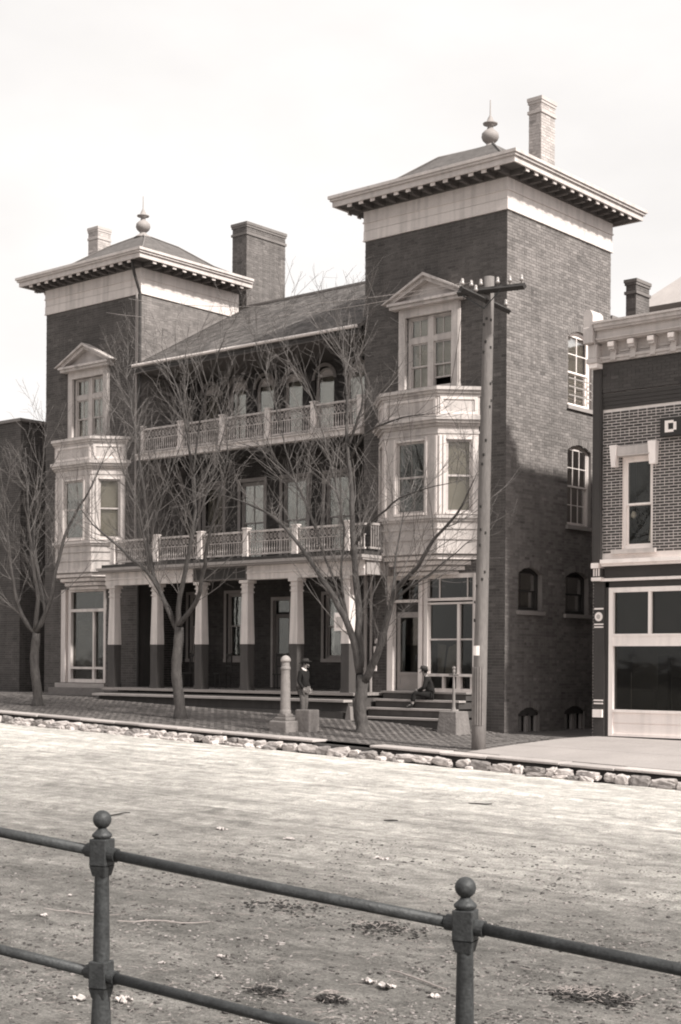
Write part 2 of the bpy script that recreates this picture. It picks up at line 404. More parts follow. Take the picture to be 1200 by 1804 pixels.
# ------------------------------------------------------------ ground, street, pavement
def zk(x): return -.03*x-.05
def lerp_tab(x, T):
    if x <= T[0][0]: return T[0][1]
    for (a, va), (b, vb) in zip(T, T[1:]):
        if x <= b: return va+(vb-va)*(x-a)/(b-a)
    return T[-1][1]
def zwall(x): return lerp_tab(x, [(-40, .85), (-30, .80), (-14, .62), (-5, .33), (-2.5, .22), (0, 0), (30, -.5)])
def gz(x, y):
    t = max(0, min(1, (y+5.5)/3.3)); zz = zwall(x) if x < 2.4 else .03-.01*(x-2.4)
    return zk(x)+(zz-zk(x))*t
def roadz(x, y):
    t = max(0, min(1, (-6-y)/18)); return -.03*x-.31+.06*max(0, min(1, (-6.3-y)/4))+.25*t*t*(3-2*t)*(x/15)

g = MB()
g.v = [(-1500, -1500, -60), (1500, -1500, -60), (1500, 1500, -60), (-1500, 1500, -60)]
def ring(h): return None
n = 24
# far land: gently following the street fall, then level
xs = [-1500, -400, -120, -60, -40, 20, 60, 120, 400, 1500]; ys = [-1500, -400, -120, -60, -30, -5.8, 14, 60, 120, 400, 1500]
g = MB()
for yv in ys:
    for xv in xs:
        xc = max(-60, min(60, xv)); g.v.append((xv, yv, -.03*xc-.75-(0.02*max(0, abs(yv)-60) if abs(yv) < 400 else 6.8)*0))
for j in range(len(ys)-1):
    for i in range(len(xs)-1):
        a = j*len(xs)+i; g.f.append((a, a+1, a+len(xs)+1, a+len(xs))); g.tone.append(1)
tag(g.build('ground', 'earth'), kind='structure')

# dirt street: one displaced sheet, fine near the camera
road_m = bpy.data.materials.new('dirt_road'); road_m.use_nodes = True; t = road_m.node_tree; b = t.nodes['Principled BSDF']
b.inputs['Roughness'].default_value = .95; b.inputs['Specular IOR Level'].default_value = .15
geo = t.nodes.new('ShaderNodeNewGeometry'); sx = t.nodes.new('ShaderNodeSeparateXYZ'); t.links.new(geo.outputs['Position'], sx.inputs[0])
def N(tp, **k):
    nn = t.nodes.new(tp)
    for a_, v_ in k.items(): nn.inputs[a_].default_value = v_
    return nn
def mapr(src, a0, a1, b0, b1):
    r_ = t.nodes.new('ShaderNodeMapRange'); 
    for i_, v_ in enumerate((a0, a1, b0, b1)): r_.inputs[i_+1].default_value = v_
    t.links.new(src, r_.inputs[0]); return r_.outputs[0]
def mul(a_, b_):
    q = t.nodes.new('ShaderNodeMath'); q.operation = 'MULTIPLY'; t.links.new(a_, q.inputs[0]); t.links.new(b_, q.inputs[1]); return q.outputs[0]
def addn(a_, b_):
    q = t.nodes.new('ShaderNodeMath'); q.operation = 'ADD'; t.links.new(a_, q.inputs[0]); t.links.new(b_, q.inputs[1]); return q.outputs[0]
rm = t.nodes.new('ShaderNodeMapping'); rm.inputs['Scale'].default_value = (.22, 1.5, 1); t.links.new(geo.outputs['Position'], rm.inputs[0])
nr = N('ShaderNodeTexNoise', Scale=1.3, Detail=9, Roughness=.7); t.links.new(rm.outputs[0], nr.inputs['Vector'])      # ruts along the street
nl = N('ShaderNodeTexNoise', Scale=.22, Detail=5); t.links.new(geo.outputs['Position'], nl.inputs['Vector'])
nm = N('ShaderNodeTexNoise', Scale=5.0, Detail=10, Roughness=.75); t.links.new(geo.outputs['Position'], nm.inputs['Vector'])
nf = N('ShaderNodeTexNoise', Scale=45.0, Detail=8, Roughness=.8); t.links.new(geo.outputs['Position'], nf.inputs['Vector'])
# the travelled half next to the kerb is worn to pale dust, the half near the railing is damp trodden litter
wob = mapr(nl.outputs['Fac'], 0, 1, -7, 7)
yy = addn(sx.outputs['Y'], wob)
base = mapr(yy, -20.5, -8.5, .215, .58)
col = mul(base, mapr(nr.outputs['Fac'], .3, .7, .78, 1.2))
rm3 = t.nodes.new('ShaderNodeMapping'); rm3.inputs['Scale'].default_value = (.035, 1.7, 1); t.links.new(geo.outputs['Position'], rm3.inputs[0])
n3_ = N('ShaderNodeTexNoise', Scale=1.9, Detail=4, Roughness=.6); t.links.new(rm3.outputs[0], n3_.inputs['Vector'])
col = mul(col, mapr(n3_.outputs['Fac'], .38, .56, .86, 1.05))
nq = N('ShaderNodeTexNoise', Scale=1.7, Detail=9, Roughness=.75); t.links.new(geo.outputs['Position'], nq.inputs['Vector'])
col = mul(col, mapr(nq.outputs['Fac'], .36, .6, .66, 1.1))
col = mul(col, mapr(nm.outputs['Fac'], .32, .68, .66, 1.3))
rm2 = t.nodes.new('ShaderNodeMapping'); rm2.inputs['Scale'].default_value = (.9, 7, 1); t.links.new(geo.outputs['Position'], rm2.inputs[0])
ns = N('ShaderNodeTexNoise', Scale=1.4, Detail=7, Roughness=.7); t.links.new(rm2.outputs[0], ns.inputs['Vector'])
col = mul(col, mapr(ns.outputs['Fac'], .35, .65, .84, 1.14))
col = mul(col, mapr(nf.outputs['Fac'], .36, .64, .5, 1.5))
vs = t.nodes.new('ShaderNodeVectorMath'); vs.operation = 'SCALE'; vs.inputs[0].default_value = (1.06, 1.0, .93); t.links.new(col, vs.inputs['Scale']); t.links.new(vs.outputs[0], b.inputs['Base Color'])
bu = t.nodes.new('ShaderNodeBump'); bu.inputs['Strength'].default_value = 1; bu.inputs['Distance'].default_value = .055
hh = addn(mul(nf.outputs['Fac'], mapr(nl.outputs['Fac'], 0, 1, .8, .8)), mul(nr.outputs['Fac'], mapr(nl.outputs['Fac'], 0, 1, 1.2, 1.2)))
t.links.new(hh, bu.inputs['Height']); t.links.new(bu.outputs[0], b.inputs['Normal'])
M['road'] = road_m

def rough_z(x, y):
    near = max(0, min(1, (-9-y)/9)); v = Vector((x, y, 0))
    h = (noise.fractal(Vector((x*.5, y*2.0, 3)), .8, 2.1, 5)*.018) + (noise.fractal(Vector((x*3.1, y*3.1, 7)), .9, 2.1, 5))*.014*(.3+near)
    for yr in (-9.3, -10.8, -13.4, -14.9, -17.2):
        dd = y-yr-.25*sin(x*.21+yr)-.08*sin(x*.9+yr*2); h -= .028*math.exp(-(dd/.09)**2)-.012*math.exp(-((abs(dd)-.2)/.08)**2)
    return roadz(x, y)+h
ys2 = []; yv = -5.95
while yv > -34:
    ys2.append(yv); yv -= .22 if yv > -8.5 else (.08 if yv > -17.8 else (.07 if yv > -25.5 else .5))
ys2.append(-60)
xs2 = []; xv = -60.0
while xv < 40:
    xs2.append(xv); xv += 2.0 if xv < -20 else (.3 if xv < 5 else (.1 if xv < 17 else .6))
rd = MB()
for yv in ys2:
    for xv in xs2: rd.v.append((xv, yv, rough_z(xv, yv)))
NX = len(xs2)
for j in range(len(ys2)-1):
    for i in range(NX-1):
        a = j*NX+i; rd.f.append((a, a+NX, a+NX+1, a+1)); rd.tone.append(1)
tag(rd.build('dirt_road', 'road', smooth=True), kind='structure')

# pavements
def sheet(x0, x1, y0, y1, dx, dy, zf):
    s = MB(); nx = max(1, round((x1-x0)/dx)); ny = max(1, round((y1-y0)/dy))
    for j in range(ny+1):
        for i in range(nx+1):
            x = x0+(x1-x0)*i/nx; y = y0+(y1-y0)*j/ny; s.v.append((x, y, zf(x, y)))
    for j in range(ny):
        for i in range(nx):
            a = j*(nx+1)+i; s.f.append((a, a+1, a+nx+2, a+nx+1)); s.tone.append(1)
    return s
walk = sheet(-45, 2.55, -5.3, 12, .8, .5, lambda x, y: gz(x, min(y, 0))-.012).build('brick_sidewalk', 'paverbed'); walk['kind'] = 'structure'
# sidewalk bricks laid in courses, worn and uneven
pv = MB(); rnd = random.Random(3)
y = -5.24; k = 0
while y < 0.0:
    x = -24.0+(k % 2)*.12
    while x < 2.5:
        if x > -16 or k % 1 == 0:
            pv.t = rnd.uniform(.8, 1.2) * (1.3 if rnd.random() < .04 else 1)
            z = gz(x+.1, y)+rnd.uniform(-.006, .006)
            pv.box(x, x+.233, y, y+.114, z-.03, z)
        x += .24
    y += .12; k += 1
pv.t = 1; pb = pv.build('paving_brick', 'paver', walk, kind='stuff')
conc = sheet(2.6, 40, -5.3, 0.3, 1.0, .5, lambda x, y: gz(x, y)-.02).build('concrete_sidewalk', 'paverbed'); conc['kind'] = 'structure'
for i in range(7):
    for j in range(3):
        x0 = 2.62+i*1.8; y0 = -5.238+j*1.78; s = MB()
        for (xx, yy_) in ((x0, y0), (x0+1.785, y0), (x0+1.785, y0+1.765), (x0, y0+1.765)): s.v.append((xx, yy_, gz(xx, yy_)+.004))
        for (xx, yy_) in ((x0, y0), (x0+1.785, y0), (x0+1.785, y0+1.765), (x0, y0+1.765)): s.v.append((xx, yy_, gz(xx, yy_)-.05))
        s.f = [(0, 1, 2, 3), (0, 4, 5, 1), (1, 5, 6, 2), (2, 6, 7, 3), (3, 7, 4, 0)]; s.tone = [1]*5
        s.build('concrete_slab', 'concrete', conc)

# kerb: retaining face of rough limestone under a coping of thin slabs
kb = MB(); x = -45
while x < 30:
    kb.v += [(x, -5.80, roadz(x, -6)-.3), (x+1.5, -5.80, roadz(x+1.5, -6)-.3), (x+1.5, -5.62, roadz(x, -6)-.3), (x, -5.62, roadz(x, -6)-.3),
             (x, -5.66, zk(x)-.06), (x+1.5, -5.66, zk(x+1.5)-.06), (x+1.5, -5.5, zk(x+1.5)-.06), (x, -5.5, zk(x)-.06)]
    i = len(kb.v)-8
    for f in [(0, 3, 2, 1), (4, 5, 6, 7), (0, 1, 5, 4), (1, 2, 6, 5), (2, 3, 7, 6), (3, 0, 4, 7)]: kb.f.append(tuple(i+q for q in f)); kb.tone.append(1)
    x += 1.5
kerb = kb.build('kerb', 'earth'); kerb['kind'] = 'structure'
rnd = random.Random(21); x = -24.0; nst = 0
while x < 12:
    L = rnd.uniform(.9, 1.9); s = MB(); s.t = rnd.uniform(.75, 1.15)
    zt = zk(x)+.012+rnd.uniform(-.008, .008); j = rnd.uniform(-.03, .03)
    if 12 > x > -26 and rnd.random() < .90:
        sl = -.03*L
        P = [(x, -5.74+j, zt-.05), (x+L-.02, -5.74+j, zt-.05+sl), (x+L-.02, -5.25, zt-.05+sl), (x, -5.25, zt-.05), (x, -5.74+j, zt), (x+L-.02, -5.74+j, zt+sl), (x+L-.02, -5.25, zt+sl), (x, -5.25, zt)]
        s.quadbox(P); s.build('coping_slab', 'coping', kerb, bevel=.012)
    x += L
protos = []
for q in range(9):
    s = MB(); s.t = rnd.uniform(.55, 1.3); r2 = random.Random(q+40); n_ = 5
    def P_(a, b_, c_):
        v = Vector((a, b_, c_)); f_ = 1-.16*max(0, (abs(a)+abs(b_)+abs(c_)-1.35)); nz_ = noise.noise(v*1.7+Vector((q*5, 0, 0)))+.5*noise.noise(v*4.1+Vector((q*3, 2, 0)))
        v = v*f_*(1+.26*nz_)*.5; return tuple(v)
    for (ax, sg_) in ((0, 1), (0, -1), (1, 1), (1, -1), (2, 1), (2, -1)):
        i0 = len(s.v)
        for j in range(n_+1):
            for i in range(n_+1):
                a_, b_ = i/n_*2-1, j/n_*2-1; v = [0, 0, 0]; v[ax] = sg_; v[(ax+1) % 3] = a_; v[(ax+2) % 3] = b_*1.0; s.v.append(P_(*v))
        for j in range(n_):
            for i in range(n_):
                a = i0+j*(n_+1)+i; f_ = (a, a+1, a+n_+2, a+n_+1); s.f.append(f_ if sg_ > 0 else f_[::-1]); s.tone.append(s.t)
    protos.append(s)
meshes = []
x = -19.5; k = 0
while x < 11.5:
    w = rnd.uniform(.2, .56); hgt = rnd.uniform(.13, .235)
    src = protos[k % 9]
    if k < 9:
        o = src.build('kerb_stone', 'stone', kerb, origin=(0, 0, 0), smooth=False); meshes.append(o)
    else:
        o = meshes[k % 9].copy(); C.objects.link(o); o.parent = kerb
    lowz = zk(x+w/2)-.085-hgt/2-rnd.uniform(0, .025)
    o.location = (x+w/2, -5.83-rnd.uniform(-.01, .05), lowz); o.scale = (w*1.05, rnd.uniform(.12, .2), hgt*1.12); o.rotation_euler = (rnd.uniform(-.2, .2), rnd.uniform(-.16, .16), rnd.uniform(-.3, .3)+(pi if rnd.random() < .5 else 0))
    x += w*1.03+(.07 if rnd.random() < .15 else 0); k += 1
x = -19.3
while x < 11.5 and k < 280:
    w = rnd.uniform(.14, .4)
    if rnd.random() < (.65 if x < -2 else .3):
        o = meshes[k % 9].copy(); C.objects.link(o); o.parent = kerb
        o.location = (x+w/2, -5.93-rnd.uniform(0, .09), roadz(x, -6)+.02); o.scale = (w, rnd.uniform(.12, .2), rnd.uniform(.07, .13)); o.rotation_euler = (rnd.uniform(-.3, .3), rnd.uniform(-.2, .2), rnd.uniform(-.5, .5))
    x += w; k += 1

# ------------------------------------------------------------ the hotel
HX0, HX1 = -17.62, 0.0       # outer ends of the two towers
LX1, RX0 = -13.15, -4.45     # inner faces of the towers
hotel = empty('hotel_building', (-8.8, 0, .3), 'three storey brick hotel with two square towers, bay windows and stacked porches between them', 'hotel')
FR = tf_front(0); SD = tf_side(0)
ZF = 12.74; MY_ = 1.9
# openings (u0,u1,z0,z1[,rise])
rt_front = [(-3.03, -1.57, 8.66, 10.5), (-3.62, -.86, .98, 3.93), (-3.6, -1.12, 5.34, 7.36)]
lt_front = [(-16.21, -14.80, 8.64, 10.48), (-16.84, -14.64, 1.02, 3.93), (-16.6, -14.12, 5.34, 7.36)]
rt_side = [(2.82, 3.98, 8.36, 10.16, .16), (2.82, 3.98, 5.27, 7.22, .16), (.57, 1.66, 3.0, 3.93, .16), (2.75, 3.90, 2.98, 3.93, .16), (.60, 1.58, -.5, .46, .15), (2.74, 3.75, -.5, .46, .15)]
w_ = backing(FR, RX0, HX1, -.6, 13.5, rt_front, -.35, 0); w_.build('wall', 'mortar', hotel)
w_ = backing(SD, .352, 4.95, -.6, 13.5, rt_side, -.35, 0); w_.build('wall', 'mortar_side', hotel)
MB().box(RX0, RX0+.3, .36, 4.95, -.3, 13.5).build('wall', 'mortar', hotel)
MB().box(RX0+.31, -.36, 4.6, 4.94, -.3, 13.5).build('wall', 'mortar', hotel)
w_ = backing(FR, HX0, LX1, -.3, 13.5, lt_front, -.35, 0); w_.build('wall', 'mortar', hotel)
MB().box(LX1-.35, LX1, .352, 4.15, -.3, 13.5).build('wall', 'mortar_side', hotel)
MB().box(HX0, HX0+.35, .352, 4.15, -.3, 13.5).build('wall', 'mortar', hotel)
MB().box(HX0+.36, LX1-.36, 3.8, 4.149, -.3, 13.5).build('wall', 'mortar', hotel)
bricks(FR, RX0, HX1+.006, -.05, ZF, rt_front, seed=1).build('brickwork', 'brick', hotel, kind='stuff')
bs = bricks(SD, .0, 4.95, -.4, ZF, rt_side, seed=2, tone=(.8, 1.2), proud=.009)
for h in rt_side: arch_ring(SD, h, .0, .016, .16, mb=bs)
bs.build('brickwork', 'brick_sunlit', hotel, kind='stuff')
bricks(FR, HX0, LX1, .5, ZF, lt_front, seed=3).build('brickwork', 'brick', hotel, kind='stuff')
bricks(tf_side(LX1), 0, 4.15, 4.32, ZF, [], seed=4).build('brickwork', 'brick_sunlit', hotel, kind='stuff')
bricks(tf_side(LX1), .66, MY_, .9, 4.29, [], seed=4, tone=(.5, .75)).build('brickwork', 'brick', hotel, kind='stuff')  # porch shade put into the brick colour by a lower tone
MB().box(LX1, LX1+.03, -.02, .65, .9, 4.25).build('pilaster', 'porchdark', hotel)
# tower ceilings/floors keep the rooms dark
for zf_ in (4.4, 7.9, 13.3):
    MB().box(RX0+.32, -.37, .36, 4.58, zf_, zf_+.15).build('floor', 'interior', hotel)
    MB().box(HX0+.37, LX1-.37, .36, 3.78, zf_, zf_+.15).build('floor', 'interior', hotel)
MB().box(RX0+.32, -.37, .36, 4.58, .75, .95).build('floor', 'plank', hotel)
MB().box(HX0+.37, LX1-.37, .36, 3.78, .75, 1.0).build('floor', 'plank', hotel)

# --- main block behind the porches
MY = 1.9; MF = tf_front(MY)
arch_x = [-6.33, -7.49, -8.69, -9.82, -10.95, -12.10, -5.2]
h3 = [(c-.36, c+.36, 7.9, 9.78, .355) for c in arch_x]
x2 = [-5.3, -6.95, -8.6, -10.3, -12.0]
h2 = [(c-.48, c+.48, 4.6, 7.05) for c in x2]
h1 = [(-11.35, -10.65, 1.78, 3.75), (-9.5, -8.68, .95, 3.6), (-7.45, -6.75, 1.8, 3.62), (-13.0, -12.3, 1.78, 3.75), (-5.7, -5.05, 1.8, 3.62)]
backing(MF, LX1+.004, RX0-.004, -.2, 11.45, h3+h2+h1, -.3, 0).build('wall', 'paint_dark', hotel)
mb_ = bricks(MF, LX1+.004, RX0-.004, .9, 11.4, h3+h2+h1, seed=6, tone=(.5, .72))  # lower tone puts the shade of the porch recess into the brick
rg = MB(MF)
for h in h3: arch_ring(MF, h, .0, .03, .10, mb=rg, n=16)
rg.build('arch_moulding', 'greyframe', hotel, kind='stuff')
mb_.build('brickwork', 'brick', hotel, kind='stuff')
for i, h in enumerate(h3):
    sash_window(hotel, MF, h[0], h[1], h[2]+.05, h[3], rec=.1, rise=.33, nu=1, nz=1, frame='white_worn', fw_=.045, cover='blind', cov=(.55, 1, .97, .96, .97, .9, .9)[i], sill=False, meet=9.0, back=.25)
for i, h in enumerate(h2):
    sash_window(hotel, MF, h[0], h[1], h[2], h[3], rec=.08, nu=2, nz=1, frame='greyframe', fw_=.07, cover=('blind', 'curtain', 'curtain', 'blind', 'curtain')[i], cov=(.6, .7, 1, .5, 1)[i], sill=False, casing=.11, back=.25)
for i, h in enumerate(h1):
    if i == 1: continue
    sash_window(hotel, MF, h[0], h[1], h[2], h[3], rec=.1, nu=1, nz=1, frame='greyframe', fw_=.06, cover=None, sill=True, casing=.09, sillmat='greyframe', back=.2)
# entrance door
d = MB(MF); d.box(-9.5, -9.42, -.12, .03, .95, 3.6); d.box(-8.76, -8.68, -.12, .03, .95, 3.6); d.box(-9.42, -8.76, -.12, .03, 3.5, 3.6)
dr = d.build('door', 'greyframe', hotel)
d = MB(MF); d.box(-9.41, -9.3, -.12, -.08, .96, 3.1); d.box(-8.88, -8.77, -.12, -.08, .96, 3.1); d.box(-9.3, -8.88, -.12, -.08, .96, 1.25); d.box(-9.3, -8.88, -.12, -.08, 1.8, 1.95); d.box(-9.3, -8.88, -.12, -.08, 2.98, 3.1); d.box(-9.3, -8.88, -.11, -.1, 1.25, 1.8)
d.build('door_leaf', 'doorpaint', dr); MB(MF).box(-9.3, -8.88, -.105, -.1, 1.95, 2.98).build('pane', 'glassdark', dr)
MB(MF).box(-9.41, -8.77, -.105, -.1, 3.16, 3.49).build('pane', 'glassdark', dr); MB(MF).box(-9.6, -8.6, -.3, -.28, .9, 3.7).build('dark_backing', 'interior', dr)

# main roof with its eave and gutter
rz = lambda yv_: 10.66+.545*yv_
RS = MB(); YR = 4.55
RS.v = [(LX1+.004, -.28, rz(-.28)), (RX0-.004, -.28, rz(-.28)), (RX0-.004, YR, rz(YR)), (LX1+.004, YR, rz(YR)),
        (LX1+.004, -.28, rz(-.28)-.09), (RX0-.004, -.28, rz(-.28)-.09), (RX0-.004, YR, rz(YR)-.09), (LX1+.004, YR, rz(YR)-.09)]
RS.f = [(0, 1, 2, 3), (7, 6, 5, 4), (4, 5, 1, 0), (0, 3, 7, 4), (1, 5, 6, 2)]; RS.tone = [1]*5
roof = RS.build('roof', 'shingle', hotel)
# shingle courses as thin overlapping strips
sh = MB(); rnd = random.Random(9); yv = -.28; k = 0
while yv < YR-.1:
    x = LX1+.01-(k % 2)*.1
    while x < RX0-.01:
        a = max(x, LX1+.006); b_ = min(x+.195, RX0-.006)
        if b_-a > .03:
            lift = rnd.uniform(.012, .024); z0 = rz(yv)+lift; z1 = rz(yv+.2)+.006
            i = len(sh.v); sh.v += [(a, yv, z0), (b_, yv, z0), (b_, yv+.2, z1), (a, yv+.2, z1), (a, yv, z0-.014), (b_, yv, z0-.014)]
            tn = rnd.uniform(.65, 1.35)
            for f in ((0, 1, 2, 3), (4, 5, 1, 0)): sh.f.append(tuple(i+q for q in f)); sh.tone.append(tn)
        x += .2
    yv += .17; k += 1
M['shingle_p'] = mat('shingle_course', .10, .9, .3, 2.0, attr=True, fine=.2, fscale=25, stain=.3)
so_ = sh.build('shingle', 'shingle_p', roof, kind='stuff')
back_r = MB(); back_r.v = [(LX1, YR, rz(YR)), (RX0, YR, rz(YR)), (RX0, 9.3, 10.6), (LX1, 9.3, 10.6)]; back_r.f = [(0, 1, 2, 3)]; back_r.tone = [1]; back_r.build('roof', 'shingle', hotel)
MB().box(LX1+.01, RX0-.01, YR-.09, YR+.09, rz(YR)-.02, rz(YR)+.05).build('ridge_cap', 'tin', roof)
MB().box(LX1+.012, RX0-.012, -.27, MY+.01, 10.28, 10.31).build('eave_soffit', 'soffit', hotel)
MB().box(LX1+.01, RX0-.01, -.285, -.245, 10.315, 10.40).build('fascia_board', 'darkwood', hotel)
gt = MB(); gt.tube([(LX1+.01, -.34, 10.50), (RX0-.01, -.34, 10.47)], .045, 8); gt.build('gutter', 'gutter', hotel)
rv = MB(); rv.box(-5.6, -5.0, YR-.2, YR+.2, rz(YR)+.0, rz(YR)+.16); rv.box(-5.5, -5.42, YR-.08, YR+.08, rz(YR)+.16, rz(YR)+.26); rv.build('roof_vent', 'darkwood', hotel)
# flashing where the roof meets the left tower
fl = MB(); fl.v = [(LX1+.012, -.2, rz(-.2)+.03), (LX1+.012, 4.1, rz(4.1)+.03), (LX1+.012, 4.1, rz(4.1)+.11), (LX1+.012, -.2, rz(-.2)+.11), (LX1+.06, -.2, rz(-.2)+.03), (LX1+.06, 4.1, rz(4.1)+.03)]
fl.f = [(0, 1, 2, 3), (0, 4, 5, 1)]; fl.tone = [1, 1]; fl.build('flashing', 'tin', hotel)

# --- tower friezes, cornices, pyramid roofs
def tower_top(x0, x1, y1, back_over, apexz, tag_=''):
    cx_, cy_ = (x0+x1)/2, y1/2
    def ringbox(mb, o, ob, z0, z1, th=.1):
        # four strips around the tower, butted
        mb.box(x0-o, x1+o, -o, -o+th, z0, z1); mb.box(x0-o, x1+o, y1+ob-th, y1+ob, z0, z1)
        mb.box(x0-o, x0-o+th, -o+th, y1+ob-th, z0, z1); mb.box(x1+o-th, x1+o, -o+th, y1+ob-th, z0, z1)
    bo = back_over
    for (z0, z1, o) in ((ZF, 12.985, .035), (12.995, 13.205, .028), (13.215, 13.52, .035)):
        m_ = MB(); ringbox(m_, o, o if bo > 0 else -.002, z0, z1, .034); m_.build('frieze_board', 'white', hotel)
    m_ = MB(); ringbox(m_, .05, .05 if bo > 0 else 0, 12.72, 12.75, .049); m_.build('frieze_moulding', 'white', hotel)
    m_ = MB(); ringbox(m_, .055, .055 if bo > 0 else 0, 13.19, 13.225, .054); m_.build('frieze_moulding', 'white', hotel)
    ov = .60; ob = ov*bo
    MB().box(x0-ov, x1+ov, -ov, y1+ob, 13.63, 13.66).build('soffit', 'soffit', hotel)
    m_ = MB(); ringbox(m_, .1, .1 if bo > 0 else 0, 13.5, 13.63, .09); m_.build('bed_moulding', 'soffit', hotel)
    m_ = MB(); ringbox(m_, ov+.02, ob+.02, 13.60, 13.74, .05); ringbox(m_, ov+.07, ob+.07*bo, 13.742, 13.80, .14); ringbox(m_, ov+.11, ob+.11*bo, 13.803, 13.88, .18)
    m_.build('cornice', 'cornice', hotel)
    # modillions: scrolled brackets under the soffit
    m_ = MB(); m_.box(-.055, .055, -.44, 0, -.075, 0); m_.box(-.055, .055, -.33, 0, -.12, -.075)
    src = m_.build('modillion', 'soffit', hotel, origin=(0, 0, 0)); first = True  # dark body colour holds the shade under the soffit
    mfc = MB().box(-.068, .068, -.475, -.441, -.10, -.002).build('lit_modillion_face', 'white', src, origin=(0, 0, 0))  # white tip paints the light that catches the bracket ends
    def modil(loc, rotz=0):
        c_ = inst(src, hotel, loc, rotz=rotz); f_ = mfc.copy(); C.objects.link(f_); f_.parent = c_
    n = 13
    for k in range(n):
        u = x0-.08+(x1-x0+.16)*k/(n-1)
        if first: src.location = Vector((u, -.1, 13.628))-ORG[hotel.name]; first = False
        else: modil((u, -.1, 13.628))
    n = 13 if bo > 0 else 11
    for k in range(n):
        v = .0+(y1-.0)*k/(n-1)+(.02 if k == 0 else 0)
        if bo == 0 and k == n-1: continue
        modil((x1+.1, v, 13.628), pi/2); 
        modil((x0-.1, v, 13.628), -pi/2)
    # bell-cast pyramid roof
    prof = [(ov+.1, 13.885), (.15, 14.02), (-.55, 14.36), (-1.35, apexz-.42)]
    R_ = MB()
    for o, z in prof: R_.v += [(x0-o, -o, z), (x1+o, -o, z), (x1+o, y1+o*(bo if o > 0 else 1), z), (x0-o, y1+o*(bo if o > 0 else 1), z)]
    for k in range(len(prof)-1):
        for j in range(4): R_.f.append((4*k+j, 4*k+(j+1) % 4, 4*k+4+(j+1) % 4, 4*k+4+j)); R_.tone.append(1)
    a = len(R_.v); R_.v.append((cx_, cy_, apexz)); k = 4*(len(prof)-1)
    for j in range(4): R_.f.append((k+j, k+(j+1) % 4, a)); R_.tone.append(1)
    rf = R_.build('roof', 'shingle', hotel)
    for j in range(4):   # hip rolls
        pts = []
        for kk in range(1, len(prof)): pts.append(Vector(R_.v[4*kk+j])+Vector((0, 0, .02)))
        pts.append(Vector((cx_, cy_, apexz+.02))); MB().tube(pts, .02, 6).build('hip_roll', 'tin', rf)
    f_ = MB(); f_.lathe((cx_, cy_, apexz-.12), [(.30, 0), (.24, .06), (.12, .14), (.09, .2), (.14, .22), (.2, .28), (.235, .36), (.22, .46), (.15, .53), (.09, .57), (.07, .66), (.19, .70), (.20, .73), (.10, .77), (.07, .86), (.02, .95), (.014, 1.35), (.004, 1.36)], 18)
    f_.build('finial', 'greyframe', hotel, smooth=True)
tower_top(RX0, HX1, 4.95, 1, 15.40)
tower_top(HX0, LX1, 4.15, 0, 15.36)

# --- chimneys
def chimney(x0, x1, y0, y1, z0, z1, bm, mm, caps=3, cap=.045):
    c = MB().box(x0, x1, y0, y1, z0, z1).build('chimney', mm, hotel)
    b1 = MB((lambda u, w, z: (u, y0-w, z), True)); bricks((lambda u, w, z: (u, y0-w, z), True), x0, x1, z0, z1, [], mb=b1, seed=7)
    b1.build('brickwork', bm, c, kind='stuff')
    b2 = MB((lambda u, w, z: (x1+w, u, z), False)); bricks((lambda u, w, z: (x1+w, u, z), False), y0, y1, z0, z1, [], mb=b2, seed=8)
    b2.build('brickwork', bm, c, kind='stuff')
    m_ = MB(); m_.box(x0-cap, x1+cap, y0-cap, y1+cap, z1-.02, z1+.07); m_.box(x0-cap*.6, x1+cap*.6, y0-cap*.6, y1+cap*.6, z1-.09, z1-.021); m_.box(x0-cap*.8, x1+cap*.8, y0-cap*.8, y1+cap*.8, z1-.34, z1-.26)
    m_.box(x0+.1, x1-.1, y0+.1, y1-.1, z1+.0701, z1+.075)
    m_.build('chimney_cap', mm, c); return c
c_ = chimney(-13.72, -13.08, 4.46, 6.3, 10.5, 15.84, 'brick_chim', 'mortar_chim'); c_['label'] = 'broad dark brick chimney beside the left tower'
c_ = chimney(-.70, -.33, 2.0, 2.65, 13.9, 16.08, 'brick_pale', 'mortar_pale', cap=.04); c_['label'] = 'pale slim chimney behind the right tower cornice'
c_ = chimney(-17.58, -17.1, 1.66, 2.2, 13.9, 15.8, 'brick_pale', 'mortar_pale', cap=.03); c_['label'] = 'pale short chimney on the left tower'
c_ = chimney(-.41, -.10, 6.5, 7.25, 10.9, 12.3, 'brick_chim', 'mortar_chim', cap=.05); c_['label'] = 'small corbelled chimney on the rear wing'
# rear wing
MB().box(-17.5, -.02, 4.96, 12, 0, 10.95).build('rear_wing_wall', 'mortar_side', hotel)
bricks(tf_side(-.02), 4.96, 12, 9.0, 10.95, [], seed=12).build('brickwork', 'brick_sunlit', hotel, kind='stuff')
MB().box(-17.6, .05, 4.965, 12.1, 10.95, 11.05).build('wing_coping', 'tin', hotel)

